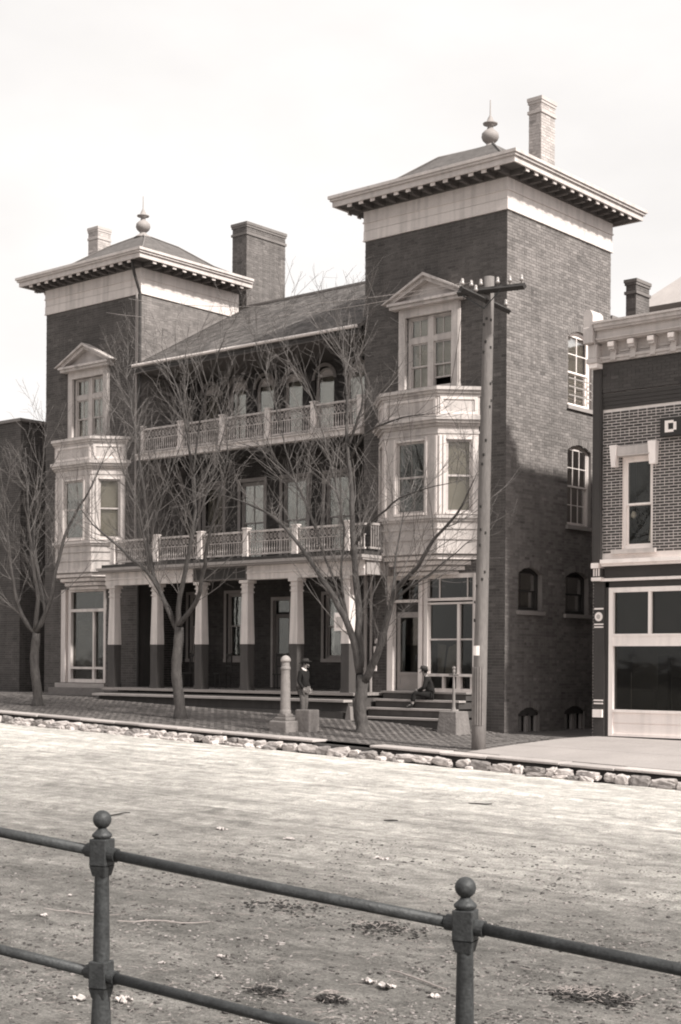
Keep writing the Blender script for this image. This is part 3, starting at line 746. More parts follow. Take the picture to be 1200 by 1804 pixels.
# --- third floor pedimented windows
def pediment_window(cx_, sx_=1.0, open_right=True):
    u0, u1 = cx_-.73, cx_+.73; z0, z1 = 8.66, 10.5
    f = MB(FR); f.box(u0-.2, u0, 0, .09, z0, 10.72); f.box(u1, u1+.2, 0, .09, z0, 10.72); f.box(u0, u1, 0, .09, z1, 10.72)
    f.box(u0-.23, u0-.2, 0, .06, z0, 10.7); f.box(u1+.2, u1+.23, 0, .06, z0, 10.7)
    f.box(u0-.24, u1+.24, 0, .16, z0-.1, z0)
    f.box(u0, u0+.09, -.16, -.04, z0, z1); f.box(u1-.09, u1, -.16, -.04, z0, z1); f.box(cx_-.09, cx_+.09, -.16, -.03, z0, z1); f.box(u0+.09, cx_-.09, -.16, -.04, 9.83, 9.98); f.box(cx_+.09, u1-.09, -.16, -.04, 9.83, 9.98); f.box(u0+.09, cx_-.09, -.16, -.04, z1-.05, z1); f.box(cx_+.09, u1-.09, -.16, -.04, z1-.05, z1)
    F = f.build('window', 'white_worn', hotel)
    for s, (a, b_) in enumerate(((u0+.09, cx_-.09), (cx_+.09, u1-.09))):
        ob = .24 if (s == 1 and open_right) else 0
        g_ = MB(FR); g_.box(a, a+.03, -.11, -.08, 9.98, z1-.05); g_.box(b_-.03, b_, -.11, -.08, 9.98, z1-.05); g_.box(a+.03, b_-.03, -.11, -.08, 9.98, 10.01); g_.box(a+.03, b_-.03, -.11, -.08, z1-.08, z1-.05)
        g_.box((a+b_)/2-.01, (a+b_)/2+.01, -.105, -.085, 10.01, z1-.08); g_.build('transom_light', 'white_worn', F)
        MB(FR).box(a+.03, b_-.03, -.098, -.094, 10.01, z1-.08).build('pane', 'glass', F)
        for za, zb_, w in ((9.22, 9.83, -.09), (z0+ob, 9.25+ob*.3, -.125)):
            g_ = MB(FR); g_.box(a, a+.035, w-.015, w+.015, za, zb_); g_.box(b_-.035, b_, w-.015, w+.015, za, zb_); g_.box(a+.035, b_-.035, w-.015, w+.015, za, za+.04); g_.box(a+.035, b_-.035, w-.015, w+.015, zb_-.035, zb_)
            g_.box((a+b_)/2-.01, (a+b_)/2+.01, w-.01, w+.01, za+.04, zb_-.035); g_.build('sash', 'white_worn', F)
            MB(FR).box(a+.035, b_-.035, w-.003, w+.001, za+.04, zb_-.035).build('pane', 'glass', F)
        MB(FR).box(a, b_, -.2, -.19, z0+ob+.03, 10.45).build('window_blind', 'blind', F)
    MB(FR).box(u0, u1, -.5, -.48, z0, z1).build('dark_backing', 'interior', F)
    # pediment
    p = MB(FR); hb = 1.22
    p.box(cx_-1.12, cx_+1.12, 0, .26, 10.72, 10.80); p.box(cx_-1.16, cx_+1.16, 0, .32, 10.803, 10.87)
    p.build('pediment_base', 'white_worn', F)
    p = MB(FR); p.prism([(cx_-1.02, 10.871), (cx_+1.02, 10.871), (cx_, 11.36)], 0.0, .06); p.build('tympanum', 'white_worn', F)
    p = MB(FR)
    for s in (-1, 1):
        p.prism([(cx_+s*1.26, 10.875), (cx_+s*1.02, 10.875), (cx_, 11.335), (cx_, 11.44)], .0, .24)
        p.prism([(cx_+s*1.34, 10.875), (cx_+s*1.262, 10.876), (cx_, 11.442), (cx_, 11.52)], .0, .33)
    p.build('raking_cornice', 'white_worn', F)
pediment_window(-2.32); pediment_window(-15.50, open_right=False)

# --- bay windows on the second floor
def bay(cx_, cover_front, cover_r):
    P, HF, HB = .72, .85, 1.57
    def plan(o): return [(cx_-HB-1.414*o, .02), (cx_-HB-1.414*o, -.0), (cx_-HF-.414*o, -P-o), (cx_+HF+.414*o, -P-o), (cx_+HB+1.414*o, 0), (cx_+HB+1.414*o, .02)]
    def slab(mb, o, z0, z1):
        pl = plan(o); mb.hprism([(x_, y_-.0) for x_, y_ in pl], z0, z1)
    faces = [((cx_-HB, 0), (cx_-HF, -P)), ((cx_-HF, -P), (cx_+HF, -P)), ((cx_+HF, -P), (cx_+HB, 0))]
    body = MB()
    for (z0, z1, o) in ((4.39, 4.47, .05), (4.47, 4.74, 0), (4.74, 4.79, .03), (4.79, 5.0, 0), (5.0, 5.05, .03), (5.05, 5.20, 0), (5.20, 5.26, .05), (5.26, 5.33, .09)): slab(body, o, z0+.0005, z1)
    B_ = body.build('bay_window', 'white_worn', hotel)
    # corbelled base: slabs stepping back in
    for k, (z0, z1, o) in enumerate(((4.26, 4.35, -.03), (4.135, 4.225, -.15), (4.01, 4.10, -.28), (3.90, 3.975, -.41))):
        m_ = MB(); slab(m_, o, z0, z1); m_.build('corbel_slab', 'white', B_)
    m_ = MB()
    for (z0, z1, o) in ((4.352, 4.388, -.05), (4.227, 4.258, -.17), (4.102, 4.133, -.30), (3.977, 4.008, -.43)): slab(m_, o, z0, z1)
    m_.build('corbel_core', 'greyframe', B_)
    # window storey: piers with sashes in each face
    for i, (a, b_) in enumerate(faces):
        tf = tf_line(a, b_); L = (Vector(b_)-Vector(a)).length
        wu = (L/2-.43, L/2+.43) if i == 1 else (.22, .84) if i == 2 else (.18, .80)
        m_ = backing(tf, 0.002, L-.002, 5.3305, 7.34, [(wu[0], wu[1], 5.42, 7.2)], -.12, 0); m_.build('bay_pier', 'white_worn', B_)
        m_ = MB(tf)
        for x_ in (0.03, wu[0]-.09, wu[1]+.03, L-.09):      # pilaster strips
            if x_ > -0.01 and x_+.06 < L+.01: m_.box(x_, x_+.06, 0, .025, 5.36, 7.3)
        m_.box(wu[0], wu[1], 0, .04, 7.2, 7.25); m_.box(wu[0]-.02, wu[1]+.02, 0, .05, 5.36, 5.42); m_.build('pilaster_strip', 'white', B_)
        fr = MB(tf); u0, u1 = wu
        zs = 6.32
        fr.box(u0, u0+.045, -.1, -.04, 5.42, 7.2); fr.box(u1-.045, u1, -.1, -.04, 5.42, 7.2); fr.box(u0+.045, u1-.045, -.1, -.04, 5.42, 5.47); fr.box(u0+.045, u1-.045, -.1, -.04, 7.15, 7.2); fr.box(u0+.045, u1-.045, -.095, -.05, zs-.025, zs+.02)
        fr.build('sash', 'white_worn', B_)
        MB(tf).box(u0+.045, u1-.045, -.078, -.074, 5.47, zs-.025).build('pane', 'glass', B_); MB(tf).box(u0+.045, u1-.045, -.07, -.066, zs+.02, 7.15).build('pane', 'glass', B_)
        cv = cover_front if i == 1 else cover_r
        if i > 0: MB(tf).box(u0+.01, u1-.01, -.135, -.13, (5.45 if cv[1] == 1 else 7.15-1.7*cv[1]), 7.17).build('window_blind', cv[0], B_)
    m_ = MB()
    for (z0, z1, o) in ((7.341, 7.40, .02), (7.40, 7.53, .0), (7.53, 7.60, .05), (7.60, 7.67, .12), (7.67, 7.76, .17), (7.76, 7.80, .06), (7.80, 8.26, 0.02), (8.26, 8.33, .05), (8.33, 8.40, .10), (8.40, 8.48, .15)): slab(m_, o, z0+.0005, z1)
    m_.build('bay_entablature', 'white_worn', B_)
    for i, (a, b_) in enumerate(faces):   # raised frames around the parapet panels
        tf = tf_line(a, b_); L = (Vector(b_)-Vector(a)).length; m_ = MB(tf)
        m_.box(.04, L-.04, .02, .045, 8.18, 8.25); m_.box(.04, L-.04, .02, .045, 7.81, 7.88)
        for x_ in ([.04, L-.12] if i != 1 else [.04, L-.12]): m_.box(x_, x_+.08, .02, .045, 7.88, 8.18)
        m_.build('parapet_panel_frame', 'white', B_)
    MB().hprism(plan(.1), 8.481, 8.5).build('bay_roof', 'tin', B_)
    m_ = MB(); m_.box(cx_-1.0, cx_+1.0, .36, .38, 5.3, 7.5); m_.build('dark_backing', 'interior', B_)
    return B_
bay(-2.36, ('lace', .0), ('blind', 1)); bay(-15.36, ('lace', .3), ('blind', 1))

# --- ground floor shop fronts in the towers
def rails(mb, rects):
    for r_ in rects: mb.box(*r_)
# right tower: door at the left, display window at the right
f = MB(FR)
f.box(-3.62, -3.44, -.12, .03, .98, 3.93); f.box(-2.62, -2.50, -.12, .02, .98, 3.93); f.box(-2.50, -2.44, -.12, -.03, .98, 3.93); f.box(-2.44, -2.33, -.12, .02, .98, 3.93)
f.box(-.93, -.86, -.12, .03, .98, 3.93); f.box(-3.44, -2.62, -.12, .02, 3.24, 3.31); f.box(-2.33, -.93, -.12, .02, 3.26, 3.33); f.box(-2.33, -.93, -.12, 0.0, 3.17, 3.22); f.box(-3.44, -2.62, -.12, .02, 3.82, 3.93); f.box(-2.33, -.93, -.12, .02, 3.82, 3.93)
f.box(-2.33, -.93, -.12, .05, 1.36, 1.43); f.box(-2.33, -.93, -.12, .05, .98, 1.06)
for x_ in (-2.33, -1.86, -1.42, -1.0): f.box(x_, x_+(.05 if x_ != -1.42 else .12), -.12, .02, 1.06, 1.36)
f.box(-1.42, -1.35, -.12, .0, 1.43, 3.17); f.box(-2.33, -1.42, -.1, -.04, 2.27, 2.31); f.box(-1.35, -.93, -.1, -.04, 2.27, 2.31); f.box(-2.33, -2.29, -.1, -.03, 1.43, 3.17)
for x_ in (-2.02, -1.16): f.box(x_, x_+.025, -.1, -.05, 3.33, 3.82)
S1 = f.build('shop_front', 'white', hotel)
for r_ in ((-3.44, -2.62, 3.31, 3.82), (-2.33, -.93, 3.33, 3.82), (-2.29, -1.42, 1.43, 2.27), (-2.29, -1.42, 2.31, 3.17), (-1.35, -.93, 1.43, 2.27), (-1.35, -.93, 2.31, 3.17), (-2.28, -.93, 1.06, 1.36)):
    MB(FR).box(r_[0], r_[1], -.085, -.081, r_[2], r_[3]).build('pane', 'glassdark', S1)
MB(FR).box(-3.3, -2.4, -2.8, -2.78, .9, 4.1).build('dark_backing', 'interior', S1)
d = MB(FR); d.box(-3.43, -3.33, -.2, -.15, .98, 3.0); d.box(-2.73, -2.63, -.2, -.15, .98, 3.0); d.box(-3.33, -2.73, -.2, -.15, .98, 1.12); d.box(-3.33, -2.73, -.19, -.17, 1.12, 1.38); d.box(-3.33, -2.73, -.2, -.15, 1.38, 1.46); d.box(-3.33, -2.73, -.2, -.15, 2.86, 3.0)
dd = d.build('door', 'greyframe', hotel, label='half glazed shop door at the top of the plank steps')
MB(FR).box(-3.33, -2.73, -.18, -.176, 1.46, 2.86).build('pane', 'glassdark', dd); MB(FR).box(-3.43, -2.63, -.16, -.13, 3.01, 3.23).build('door_head_panel', 'darkwood', dd)
MB(FR).box(-2.80, -2.765, -.15, -.11, 1.75, 1.9).build('handle', 'iron', dd)
# goods and drapery seen in the display window
cu = MB(); rnd = random.Random(4)
for k in range(22):
    x0 = -2.0+.5*k/22; z_ = 1.44; cu.v += []
m_ = MB(FR); m_.prism([(-2.0, 1.44), (-1.5, 1.44), (-1.62, 2.2), (-1.9, 2.1)], -.32, -.30); m_.build('display_cloth', 'blind', S1)
m_ = MB(FR); m_.prism([(-2.27, 1.44), (-2.1, 1.44), (-2.0, 2.15), (-2.27, 2.2)], -.36, -.34); m_.build('display_cloth', 'blind', S1)
m_ = MB(FR); m_.prism([(-1.3, 1.44), (-1.0, 1.44), (-1.05, 1.9), (-1.25, 2.0)], -.4, -.38); m_.build('display_cloth', 'doorpaint', S1)
MB(FR).box(-3.1, -2.76, -.3, -.29, 1.5, 2.6).build('display_cloth', 'doorpaint', S1)
# left tower
f = MB(FR)
f.box(-16.84, -16.66, -.3, -.02, 1.02, 3.93); f.box(-16.66, -16.56, -.12, .03, 1.02, 3.93); f.box(-16.42, -16.3, -.12, .02, 1.02, 3.93); f.box(-16.56, -16.42, -.12, -.08, 1.02, 3.93); f.box(-14.74, -14.64, -.12, .03, 1.02, 3.93)
f.box(-16.3, -14.74, -.12, .03, 3.84, 3.93); f.box(-16.3, -14.74, -.12, .02, 3.22, 3.31); f.box(-16.3, -14.74, -.12, .04, 1.44, 1.51); f.box(-16.3, -14.74, -.12, .04, 1.02, 1.13)
f.box(-15.29, -15.19, -.12, 0, 1.13, 1.44); f.box(-15.28, -15.21, -.12, 0, 1.51, 3.22)
S2 = f.build('shop_front', 'white', hotel)
for r_ in ((-16.3, -14.74, 3.31, 3.84), (-16.3, -15.28, 1.51, 3.22), (-15.21, -14.74, 1.51, 3.22), (-16.3, -15.29, 1.13, 1.44), (-15.19, -14.74, 1.13, 1.44)):
    MB(FR).box(r_[0], r_[1], -.085, -.081, r_[2], r_[3]).build('pane', 'glassdark', S2)
MB(FR).box(-16.3, -14.74, -1.0, -.98, .95, 3.9).build('dark_backing', 'interior', S2)
MB(FR).box(-16.25, -15.32, -.22, -.21, 1.55, 2.95).build('window_lace', 'lace', S2)
st = MB(); st.box(-16.9, -13.6, -.42, .0, .5, .86); st.build('door_step', 'blockstone', hotel)
st = MB(); st.box(-16.95, -14.6, -.12, .0, .862, 1.0); st.build('door_step', 'planklight', hotel)

# --- side windows of the right tower
sash_window(hotel, SD, 2.82, 3.98, 8.36, 10.16, rec=.1, rise=.16, nu=2, nz=2, frame='shopwhite', cover='whiteblind', cov=.98, meet=9.25, sillmat='greyframe', low=(2, 1))
MBg = MB(SD)
for z_ in (8.62, 8.84, 9.05): MBg.box(2.84, 3.96, -.0, .02, z_, z_+.03)
MBg.build('window_guard_bar', 'greyframe', hotel)
sash_window(hotel, SD, 2.82, 3.98, 5.27, 7.22, rec=.1, rise=.16, nu=3, nz=2, frame='white', cover=None, meet=6.3, sillmat='greyframe')
sash_window(hotel, SD, .57, 1.66, 3.0, 3.93, rec=.16, rise=.16, nu=1, nz=1, frame='darkwood', cover='curtain', cov=.9, meet=3.5, sillmat='greyframe')
sash_window(hotel, SD, 2.75, 3.90, 2.98, 3.93, rec=.16, rise=.16, nu=1, nz=1, frame='darkwood', cover='curtain', cov=.9, meet=3.5, sillmat='greyframe')
for (a, b_) in ((.60, 1.58), (2.74, 3.75)):
    f = MB(SD); f.box(a, a+.1, -.12, -.05, -.4, .46); f.box(b_-.1, b_, -.12, -.05, -.4, .46); f.box((a+b_)/2-.05, (a+b_)/2+.05, -.12, -.05, -.4, .46)
    F = f.build('basement_window', 'greyframe', hotel); f = MB(SD); f.prism([(a, .40)]+[(a+(b_-a)*k/8, .46+.145*sin(pi*k/8)) for k in range(9)]+[(b_, .40)], -.12, -.05); f.build('head_board', 'porchdark', F); MB(SD).box(a+.08, b_-.08, -.16, -.155, -.4, .46).build('pane', 'glassdark', F); MB(SD).box(a, b_, -.3, -.29, -.4, .6).build('window_board', 'doorpaint', F)

# --- porches
PY = -1.2
# deck and its two steps
dk = MB(); dk.box(LX1+.01, -3.62, PY-.16, -.001, .40, .80); deck = dk.build('porch_base', 'porchdark', hotel)
x = LX1-.05; rnd = random.Random(8)
pl = MB(); y = PY-.2
while y < -.03:
    p = MB(); p.box(LX1-.05, -3.6, y, y+.122, .86, .93+rnd.uniform(-.003, .003)); p.build('deck_plank', 'plank', deck); y += .128
MB().box(LX1+.01, RX0-.01, 0, MY-.001, .5, .92).build('porch_floor', 'plank', hotel)
MB().box(LX1, -3.65, PY-.34, PY-.162, .2, .70).build('step_riser', 'porchdark', deck)
MB().box(LX1-.06, -3.62, PY-.56, PY-.21, .70, .76).build('step_plank', 'planklight', deck)
MB().box(-8.5, -3.66, PY-.54, PY-.342, .0, .46).build('step_riser', 'porchdark', deck)
# columns
colx = [-12.93, -11.10, -9.30, -7.54, -5.75, -3.98]
c = MB(); hw = .14
def fr_(mb, h0, h1, z0, z1):
    i = len(mb.v)
    for h_, z_ in ((h0, z0), (h1, z1)): mb.v += [(-h_, -h_, z_), (h_, -h_, z_), (h_, h_, z_), (-h_, h_, z_)]
    for f_ in [(0, 3, 2, 1), (4, 5, 6, 7), (0, 1, 5, 4), (1, 2, 6, 5), (2, 3, 7, 6), (3, 0, 4, 7)]: mb.f.append(tuple(i+q for q in f_)); mb.tone.append(1)
lowc = MB(); fr_(lowc, .135, .135, 0, 1.24); fr_(lowc, .15, .15, -.001, .1); lc0 = lowc.build('column', 'porchdark', hotel, origin=(0, 0, 0))
upc = MB(); fr_(upc, .142, .112, 1.241, 2.62); fr_(upc, .135, .135, 2.621, 2.66); fr_(upc, .115, .115, 2.661, 2.76); fr_(upc, .14, .14, 2.761, 2.80); fr_(upc, .12, .12, 2.801, 2.88); fr_(upc, .17, .17, 2.881, 2.965)
uc0 = upc.build('column_shaft', 'white', lc0, origin=(0, 0, 0), bevel=.008)
for i, x_ in enumerate(colx):
    if i == 0: lc = lc0; lc.location = Vector((x_, PY+.05, .932))-ORG[hotel.name]
    else:
        lc = inst(lc0, hotel, (x_, PY+.05, .932)); u_ = uc0.copy(); C.objects.link(u_); u_.parent = lc
# entablature, broken by the dark name board between the third and fourth columns
def ent(x0, x1):
    e = MB(); e.box(x0, x1, PY-.08, PY+.17, 3.90, 4.06); e.box(x0, x1, PY-.11, PY+.17, 4.062, 4.12); e.box(x0, x1, PY-.08, PY+.17, 4.122, 4.27); e.build('entablature', 'white', hotel)
ent(-13.2, -9.52); ent(-7.45, -3.36)
MB().box(-3.36, -3.30, PY-.06, -.0, 3.92, 4.27).build('entablature', 'greyframe', hotel)  # grey puts shade on this end, which the sun would whiten
MB().box(-9.51, -7.46, PY-.02, PY+.17, 3.92, 4.27).build('entablature', 'greyframe', hotel)
sb = MB(); sb.box(-9.50, -7.47, PY-.07, PY-.022, 3.93, 4.26); sg = sb.build('name_board', 'darkwood', hotel, label='dark board over the porch entrance')
m_ = MB(); m_.box(-9.50, -7.47, PY-.085, PY-.071, 4.235, 4.26); m_.box(-9.50, -7.47, PY-.085, PY-.071, 3.93, 3.95); m_.box(-9.50, -9.47, PY-.085, PY-.071, 3.95, 4.235); m_.box(-7.50, -7.47, PY-.085, PY-.071, 3.95, 4.235); m_.box(-7.86, -7.83, PY-.085, PY-.071, 3.95, 4.235); m_.box(-9.2, -9.17, PY-.085, PY-.071, 3.95, 4.235)
m_.build('board_frame', 'doorpaint', sg)
co_ = MB(); co_.box(-13.28, -3.24, PY-.30, -.001, 4.272, 4.32); co_.box(-13.3, -3.22, PY-.36, -.001, 4.322, 4.40); co_.build('porch_cornice', 'greyframe', hotel)
MB().box(-13.24, -3.28, PY-.2, -.001, 4.402, 4.50).build('balcony_floor', 'darkwood', hotel)
MB().box(LX1+.005, RX0-.005, 0.0, MY-.005, 4.30, 4.52).build('balcony_floor', 'darkwood', hotel)
# upper balcony slab
u_ = MB(); u_.box(LX1+.006, RX0-.006, -.16, .06, 7.70, 7.84); u_.build('balcony_fascia', 'white', hotel)
MB().box(LX1+.006, RX0-.006, -.20, .06, 7.842, 7.88).build('balcony_fascia', 'cornice', hotel)
MB().box(LX1+.006, RX0-.006, .062, MY-.005, 7.72, 7.88).build('balcony_floor', 'darkwood', hotel)
# balustrades with newels, turned balusters and a ring-and-diamond lattice band
balp = MB(); balp.lathe((0, 0, 0), [(.016, 0), (.016, .04), (.022, .08), (.012, .14), (.012, .2), (.018, .235), (.014, .27)], 6)
def balustrade(x0, x1, yb, zb, zt, newx, nw=.085):
    r_ = MB(); r_.box(x0, x1, yb-.045, yb+.045, zt-.055, zt); r_.box(x0, x1, yb-.03, yb+.03, zb, zb+.05); zm = zb+(zt-zb)*.56
    r_.box(x0, x1, yb-.018, yb+.018, zm-.015, zm+.01)
    B_ = r_.build('balustrade', 'white_worn', hotel)
    L0 = MB(); step = .145; za, zc_ = zm+.01, zt-.055; x = x0+.05
    while x+step < x1:
        for (p, q) in (((x, za), (x+step, zc_)), ((x, zc_), (x+step, za))):
            L0.tube([(p[0], yb, p[1]), (q[0], yb, q[1])], .010, 4, cap=False)
        cxx, czz, r0_ = x+step/2, (za+zc_)/2, .055
        L0.tube([(cxx+r0_*cos(t_*pi/4), yb+.006, czz+r0_*sin(t_*pi/4)) for t_ in range(9)], .008, 4, cap=False)
        x += step
    L0.build('lattice', 'white_worn', B_, kind='stuff')
    s = balp.build('baluster', 'white_worn', B_, origin=(0, 0, 0)); first = True; h = (zm-.015-zb-.05)/.27; x = x0+.06
    while x < x1:
        if all(abs(x-nx) > nw+.02 for nx in newx):
            if first: s.location = Vector((x, yb, zb+.05))-ORG[B_.name]; s.scale = (1, 1, h); first = False
            else: inst(s, B_, (x, yb, zb+.05), scale=(1, 1, h))
        x += .088
    nn = MB(); H = zt-zb+.05; nn.box(-nw, nw, -nw*.8, nw*.8, -.03, H); nn.box(-nw-.02, nw+.02, -nw*.8-.02, nw*.8+.02, H, H+.035); nn.box(-nw-.015, nw+.015, -nw*.8-.015, nw*.8+.015, -.03, .06)
    n0 = nn.build('newel_post', 'white', hotel, origin=(0, 0, 0))
    for i, nx in enumerate(newx):
        if i == 0: n0.location = Vector((nx, yb, zb))-ORG[hotel.name]
        else: inst(n0, hotel, (nx, yb, zb))
balustrade(-13.0, -3.4, PY, 4.56, 5.22, [-12.93, -11.10, -9.30, -7.54, -5.75, -3.98])
balustrade(LX1+.02, RX0-.02, -.02, 7.93, 8.64, [-13.03, -11.36, -9.64, -7.87, -6.18, -4.54])
m_ = MB(); m_.box(-3.32, -3.26, PY, -.03, 5.165, 5.22); m_.box(-3.32, -3.26, PY, -.03, 4.56, 4.61)
for k in range(12): m_.box(-3.305, -3.275, PY+.08+k*.09, PY+.10+k*.09, 4.61, 5.165)
m_.build('balustrade', 'greyframe', hotel)  # end railing in the same grey, shade put into its colour
# downpipes
d = MB(); d.tube([(-13.08, -.10, .6), (-13.08, -.10, 12.7), (-13.05, -.35, 13.2), (-13.0, -.52, 13.6)], .045, 8); d.build('downpipe', 'darkwood', hotel)
d = MB(); d.tube([(-13.28, -.05, 4.6), (-13.28, -.05, 12.75)], .04, 8); d.build('downpipe', 'greyframe', hotel)
d = MB(); d.tube([(-4.30, -.08, .5), (-4.30, -.08, 4.2)], .05, 8); d.tube([(-4.12, -.07, .5), (-4.12, -.07, 4.2)], .035, 8); d.build('downpipe', 'greyframe', hotel)

# --- plank steps up to the right hand shop door
sp = MB(); lv = [(.98, -.36), (.78, -.66), (.57, -.96), (.35, -1.26)]
for k, (z_, yf) in enumerate(lv): sp.box(-3.5+.0*k, -.9, yf+.03, -.002, z_-.21 if k < 3 else -.1, z_-.05)
st_ = sp.build('shop_steps', 'porchdark', hotel)
for k, (z_, yf) in enumerate(lv): MB().box(-3.54, -.86, yf-.02, yf+.27 if k else -.003, z_-.048, z_).build('step_plank', 'planklight' if k else 'plank', st_)

# ------------------------------------------------------------ brick shop at the right
shop = empty('brick_shop', (5.0, 0, 0), 'two storey patterned brick shop with white shop front at the right edge', 'shop')
NX0, NX1 = 2.45, 9.5
sh_h = [(3.2, 3.99, 4.33, 6.42), (5.35, 6.14, 4.33, 6.42), (2.9, 9.3, .0, 3.46)]
backing(FR, NX0, NX1, -.5, 9.2, sh_h, -.35, 0).build('wall', 'mortar_shop', shop)
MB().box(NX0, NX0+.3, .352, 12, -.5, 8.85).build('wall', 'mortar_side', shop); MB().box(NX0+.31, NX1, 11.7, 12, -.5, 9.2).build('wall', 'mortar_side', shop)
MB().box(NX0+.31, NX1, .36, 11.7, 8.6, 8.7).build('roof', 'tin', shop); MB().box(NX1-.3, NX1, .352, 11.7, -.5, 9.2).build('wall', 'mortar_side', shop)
MB().box(NX0+.31, NX1-.31, .36, 11.69, 3.6, 3.75).build('floor', 'interior', shop); MB().box(NX0+.31, NX1-.31, .36, 11.69, -.1, .05).build('floor', 'plank', shop)
col_ = []
bricks(FR, 2.70, NX1, 4.25, 7.52, sh_h[:2], proud=.012, collect=col_, seed=31, bl=.225, bh=.0665, gap=.022)
col_.sort(key=lambda q: abs(q[0]-3.6)+abs(q[3]-6.0)*.4)
unit = {}
left = MB(FR)
for i, (a, b_, dw, z0, z1, tn) in enumerate(col_):
    if i < 290:
        key = (round((b_-a)/.02), round(tn*4)); 
        if key not in unit:
            s = MB(FR); s.t = round(tn*4)/4; s.box(-(b_-a)/2, (b_-a)/2, -.003, .011, 0, z1-z0); o = s.build('brick', 'brick_shop', shop, origin=(0, 0, 0)); unit[key] = o
        else: o = unit[key].copy(); C.objects.link(o); o.parent = shop
        o.location = Vector(((a+b_)/2, 0, z0))-ORG[shop.name]
    else: left.t = tn; left.box(a, b_, -.003, dw, z0, z1)
left.build('brickwork', 'brick_shop', shop, kind='stuff')
bricks(FR, 2.70, NX1, 7.95, 8.62, [], w=.05, mb=MB(FR), seed=33, tone=(.9, 1.1)).build('brickwork', 'brick_paint', shop, kind='stuff')
m_ = MB(FR); m_.box(2.70, NX1, 0, .05, 7.94, 8.63)
for k, z_ in enumerate((7.56, 7.65, 7.74, 7.83)): m_.box(2.70, NX1, 0, .012+.012*k, z_, z_+.088)
m_.build('corbel_course', 'paint_dark', shop)
m_ = MB(FR); m_.box(NX0+.02, 2.695, 0, .09, 3.98, 8.52); m_.box(NX0+.06, 2.66, .09, .10, 4.1, 8.4); m_.build('pilaster', 'paint_dark', shop)
bricks(FR, 2.45, 2.70, -.1, 4.0, [], seed=35).build('brickwork', 'brick_paint', shop, kind='stuff')
# cornice
m_ = MB(FR)
for (z0, z1, w) in ((8.635, 8.70, .12), (8.70, 8.76, .15), (8.76, 9.08, .06), (9.08, 9.12, .30), (9.12, 9.16, .34), (9.16, 9.33, .30), (9.33, 9.38, .40), (9.38, 9.47, .44), (9.47, 9.52, .48)): m_.box(2.68, NX1+.1, 0.0, w, z0+.0005, z1)
cr = m_.build('cornice', 'shopgrey', shop)
b_ = MB(FR); b_.box(-.07, .07, .061, .26, .16, .35); b_.prism([(-.09, -.06), (.05, -.06), (.07, .16), (-.07, .16)], .061, .16)
s = b_.build('cornice_bracket', 'shopgrey', cr, origin=(0, 0, 0)); x = 3.04; first = True
nb = MB(FR); nb.box(-.075, .075, .262, .30, .25, .35); nb0 = nb.build('bracket_block', 'shopwhite', cr, origin=(0, 0, 0))
while x < NX1:
    if first: s.location = Vector((x, 0, 8.72))-ORG[cr.name]; nb0.location = Vector((x, 0, 8.70))-ORG[cr.name]; first = False
    else: inst(s, cr, (x, 0, 8.72)); inst(nb0, cr, (x, 0, 8.70))
    MB(FR).box(x+.13, x+.38, .061, .09, 8.84, 8.88).build('panel_moulding', 'shopgrey', cr)
    x += .505
# console and rounded pinnacle at the cornice end
m_ = MB(FR); m_.box(2.40, 2.655, -.3, .44, 9.05, 9.42); m_.box(2.45, 2.68, -.05, .30, 8.72, 9.049); m_.box(2.43, 2.70, -.05, .34, 8.60, 8.719)
cs = m_.build('cornice_console', 'shopgrey', shop, bevel=.02); MB(FR).box(2.47, 2.70, -.05, .30, 8.50, 8.599).build('console_drop', 'shopwhite', cs)
m_ = MB(); poly = [(2.41, 9.42)]+[(2.525-.125*cos(pi*k/10), 9.66+.17*sin(pi*k/10)) for k in range(11)]+[(2.64, 9.42)]
m2_ = MB(FR); m2_.prism(poly, -.05, .42); m2_.build('pinnacle', 'shopgrey', cs)
# upper window
def shop_window(cx_, rt=True):
    u0, u1 = cx_-.395, cx_+.395
    F = sash_window(shop, FR, u0, u1, 4.33, 6.42, rec=.08, nu=1, nz=1, frame='shopwhite', fw_=.07, sw=.045, cover=None, meet=5.34, sill=False, back=.6)
    m_ = MB(FR); m_.box(u0-.09, u1-.06, 0, .14, 6.46, 6.66); m_.box(u0+.0, u1-.0, 0, .2, 6.43, 6.459); m_.build('hood_mould', 'shopgrey', F)
    m_ = MB(FR); m_.prism([(u0-.24, 6.70), (u0-.06, 6.70), (u0-.09, 6.20), (u0-.19, 6.20)], 0, .18); m_.build('hood_ear', 'shopwhite', F); m_ = MB(FR); m_.prism([(u1-.055, 6.72), (u1+.15, 6.72), (u1+.12, 6.20), (u1-.01, 6.20)], 0, .18); m_.build('hood_ear', 'shopwhite', F)
    MB(FR).box(u0-.23, u1+.1, 0, .1, 4.22, 4.32).build('sill', 'shopgrey', F)
    cu = MB(FR); cu.prism([(u1-.09, 5.3), (u1-.13, 5.3), (u1-.2, 4.5), (u1-.1, 4.5)], -.19, -.18); cu.build('curtain', 'shopwhite', F)
    bl = MB(); bl.lathe((u0+.16, .25, 5.12), [(.01, -.08), (.055, -.05), (.07, 0), (.05, .06), (.02, .09)], 10); bl.build('lamp_globe', 'collar', F, smooth=True)
shop_window(3.595); shop_window(5.745)
# projecting letter board
sbd = MB(FR); sbd.box(4.26, 5.1, .02, .20, 6.78, 7.19); SB = sbd.build('sign_board', 'darkwood', shop)
lt = MB(FR); lt.box(4.38, 4.46, .2, .212, 6.86, 7.12); lt.box(4.46, 4.59, .2, .212, 7.06, 7.12); lt.box(4.46, 4.59, .2, .212, 6.86, 6.92); lt.box(4.59, 4.66, .2, .212, 6.90, 7.08)
lt.build('sign_letter', 'signwhite', SB)
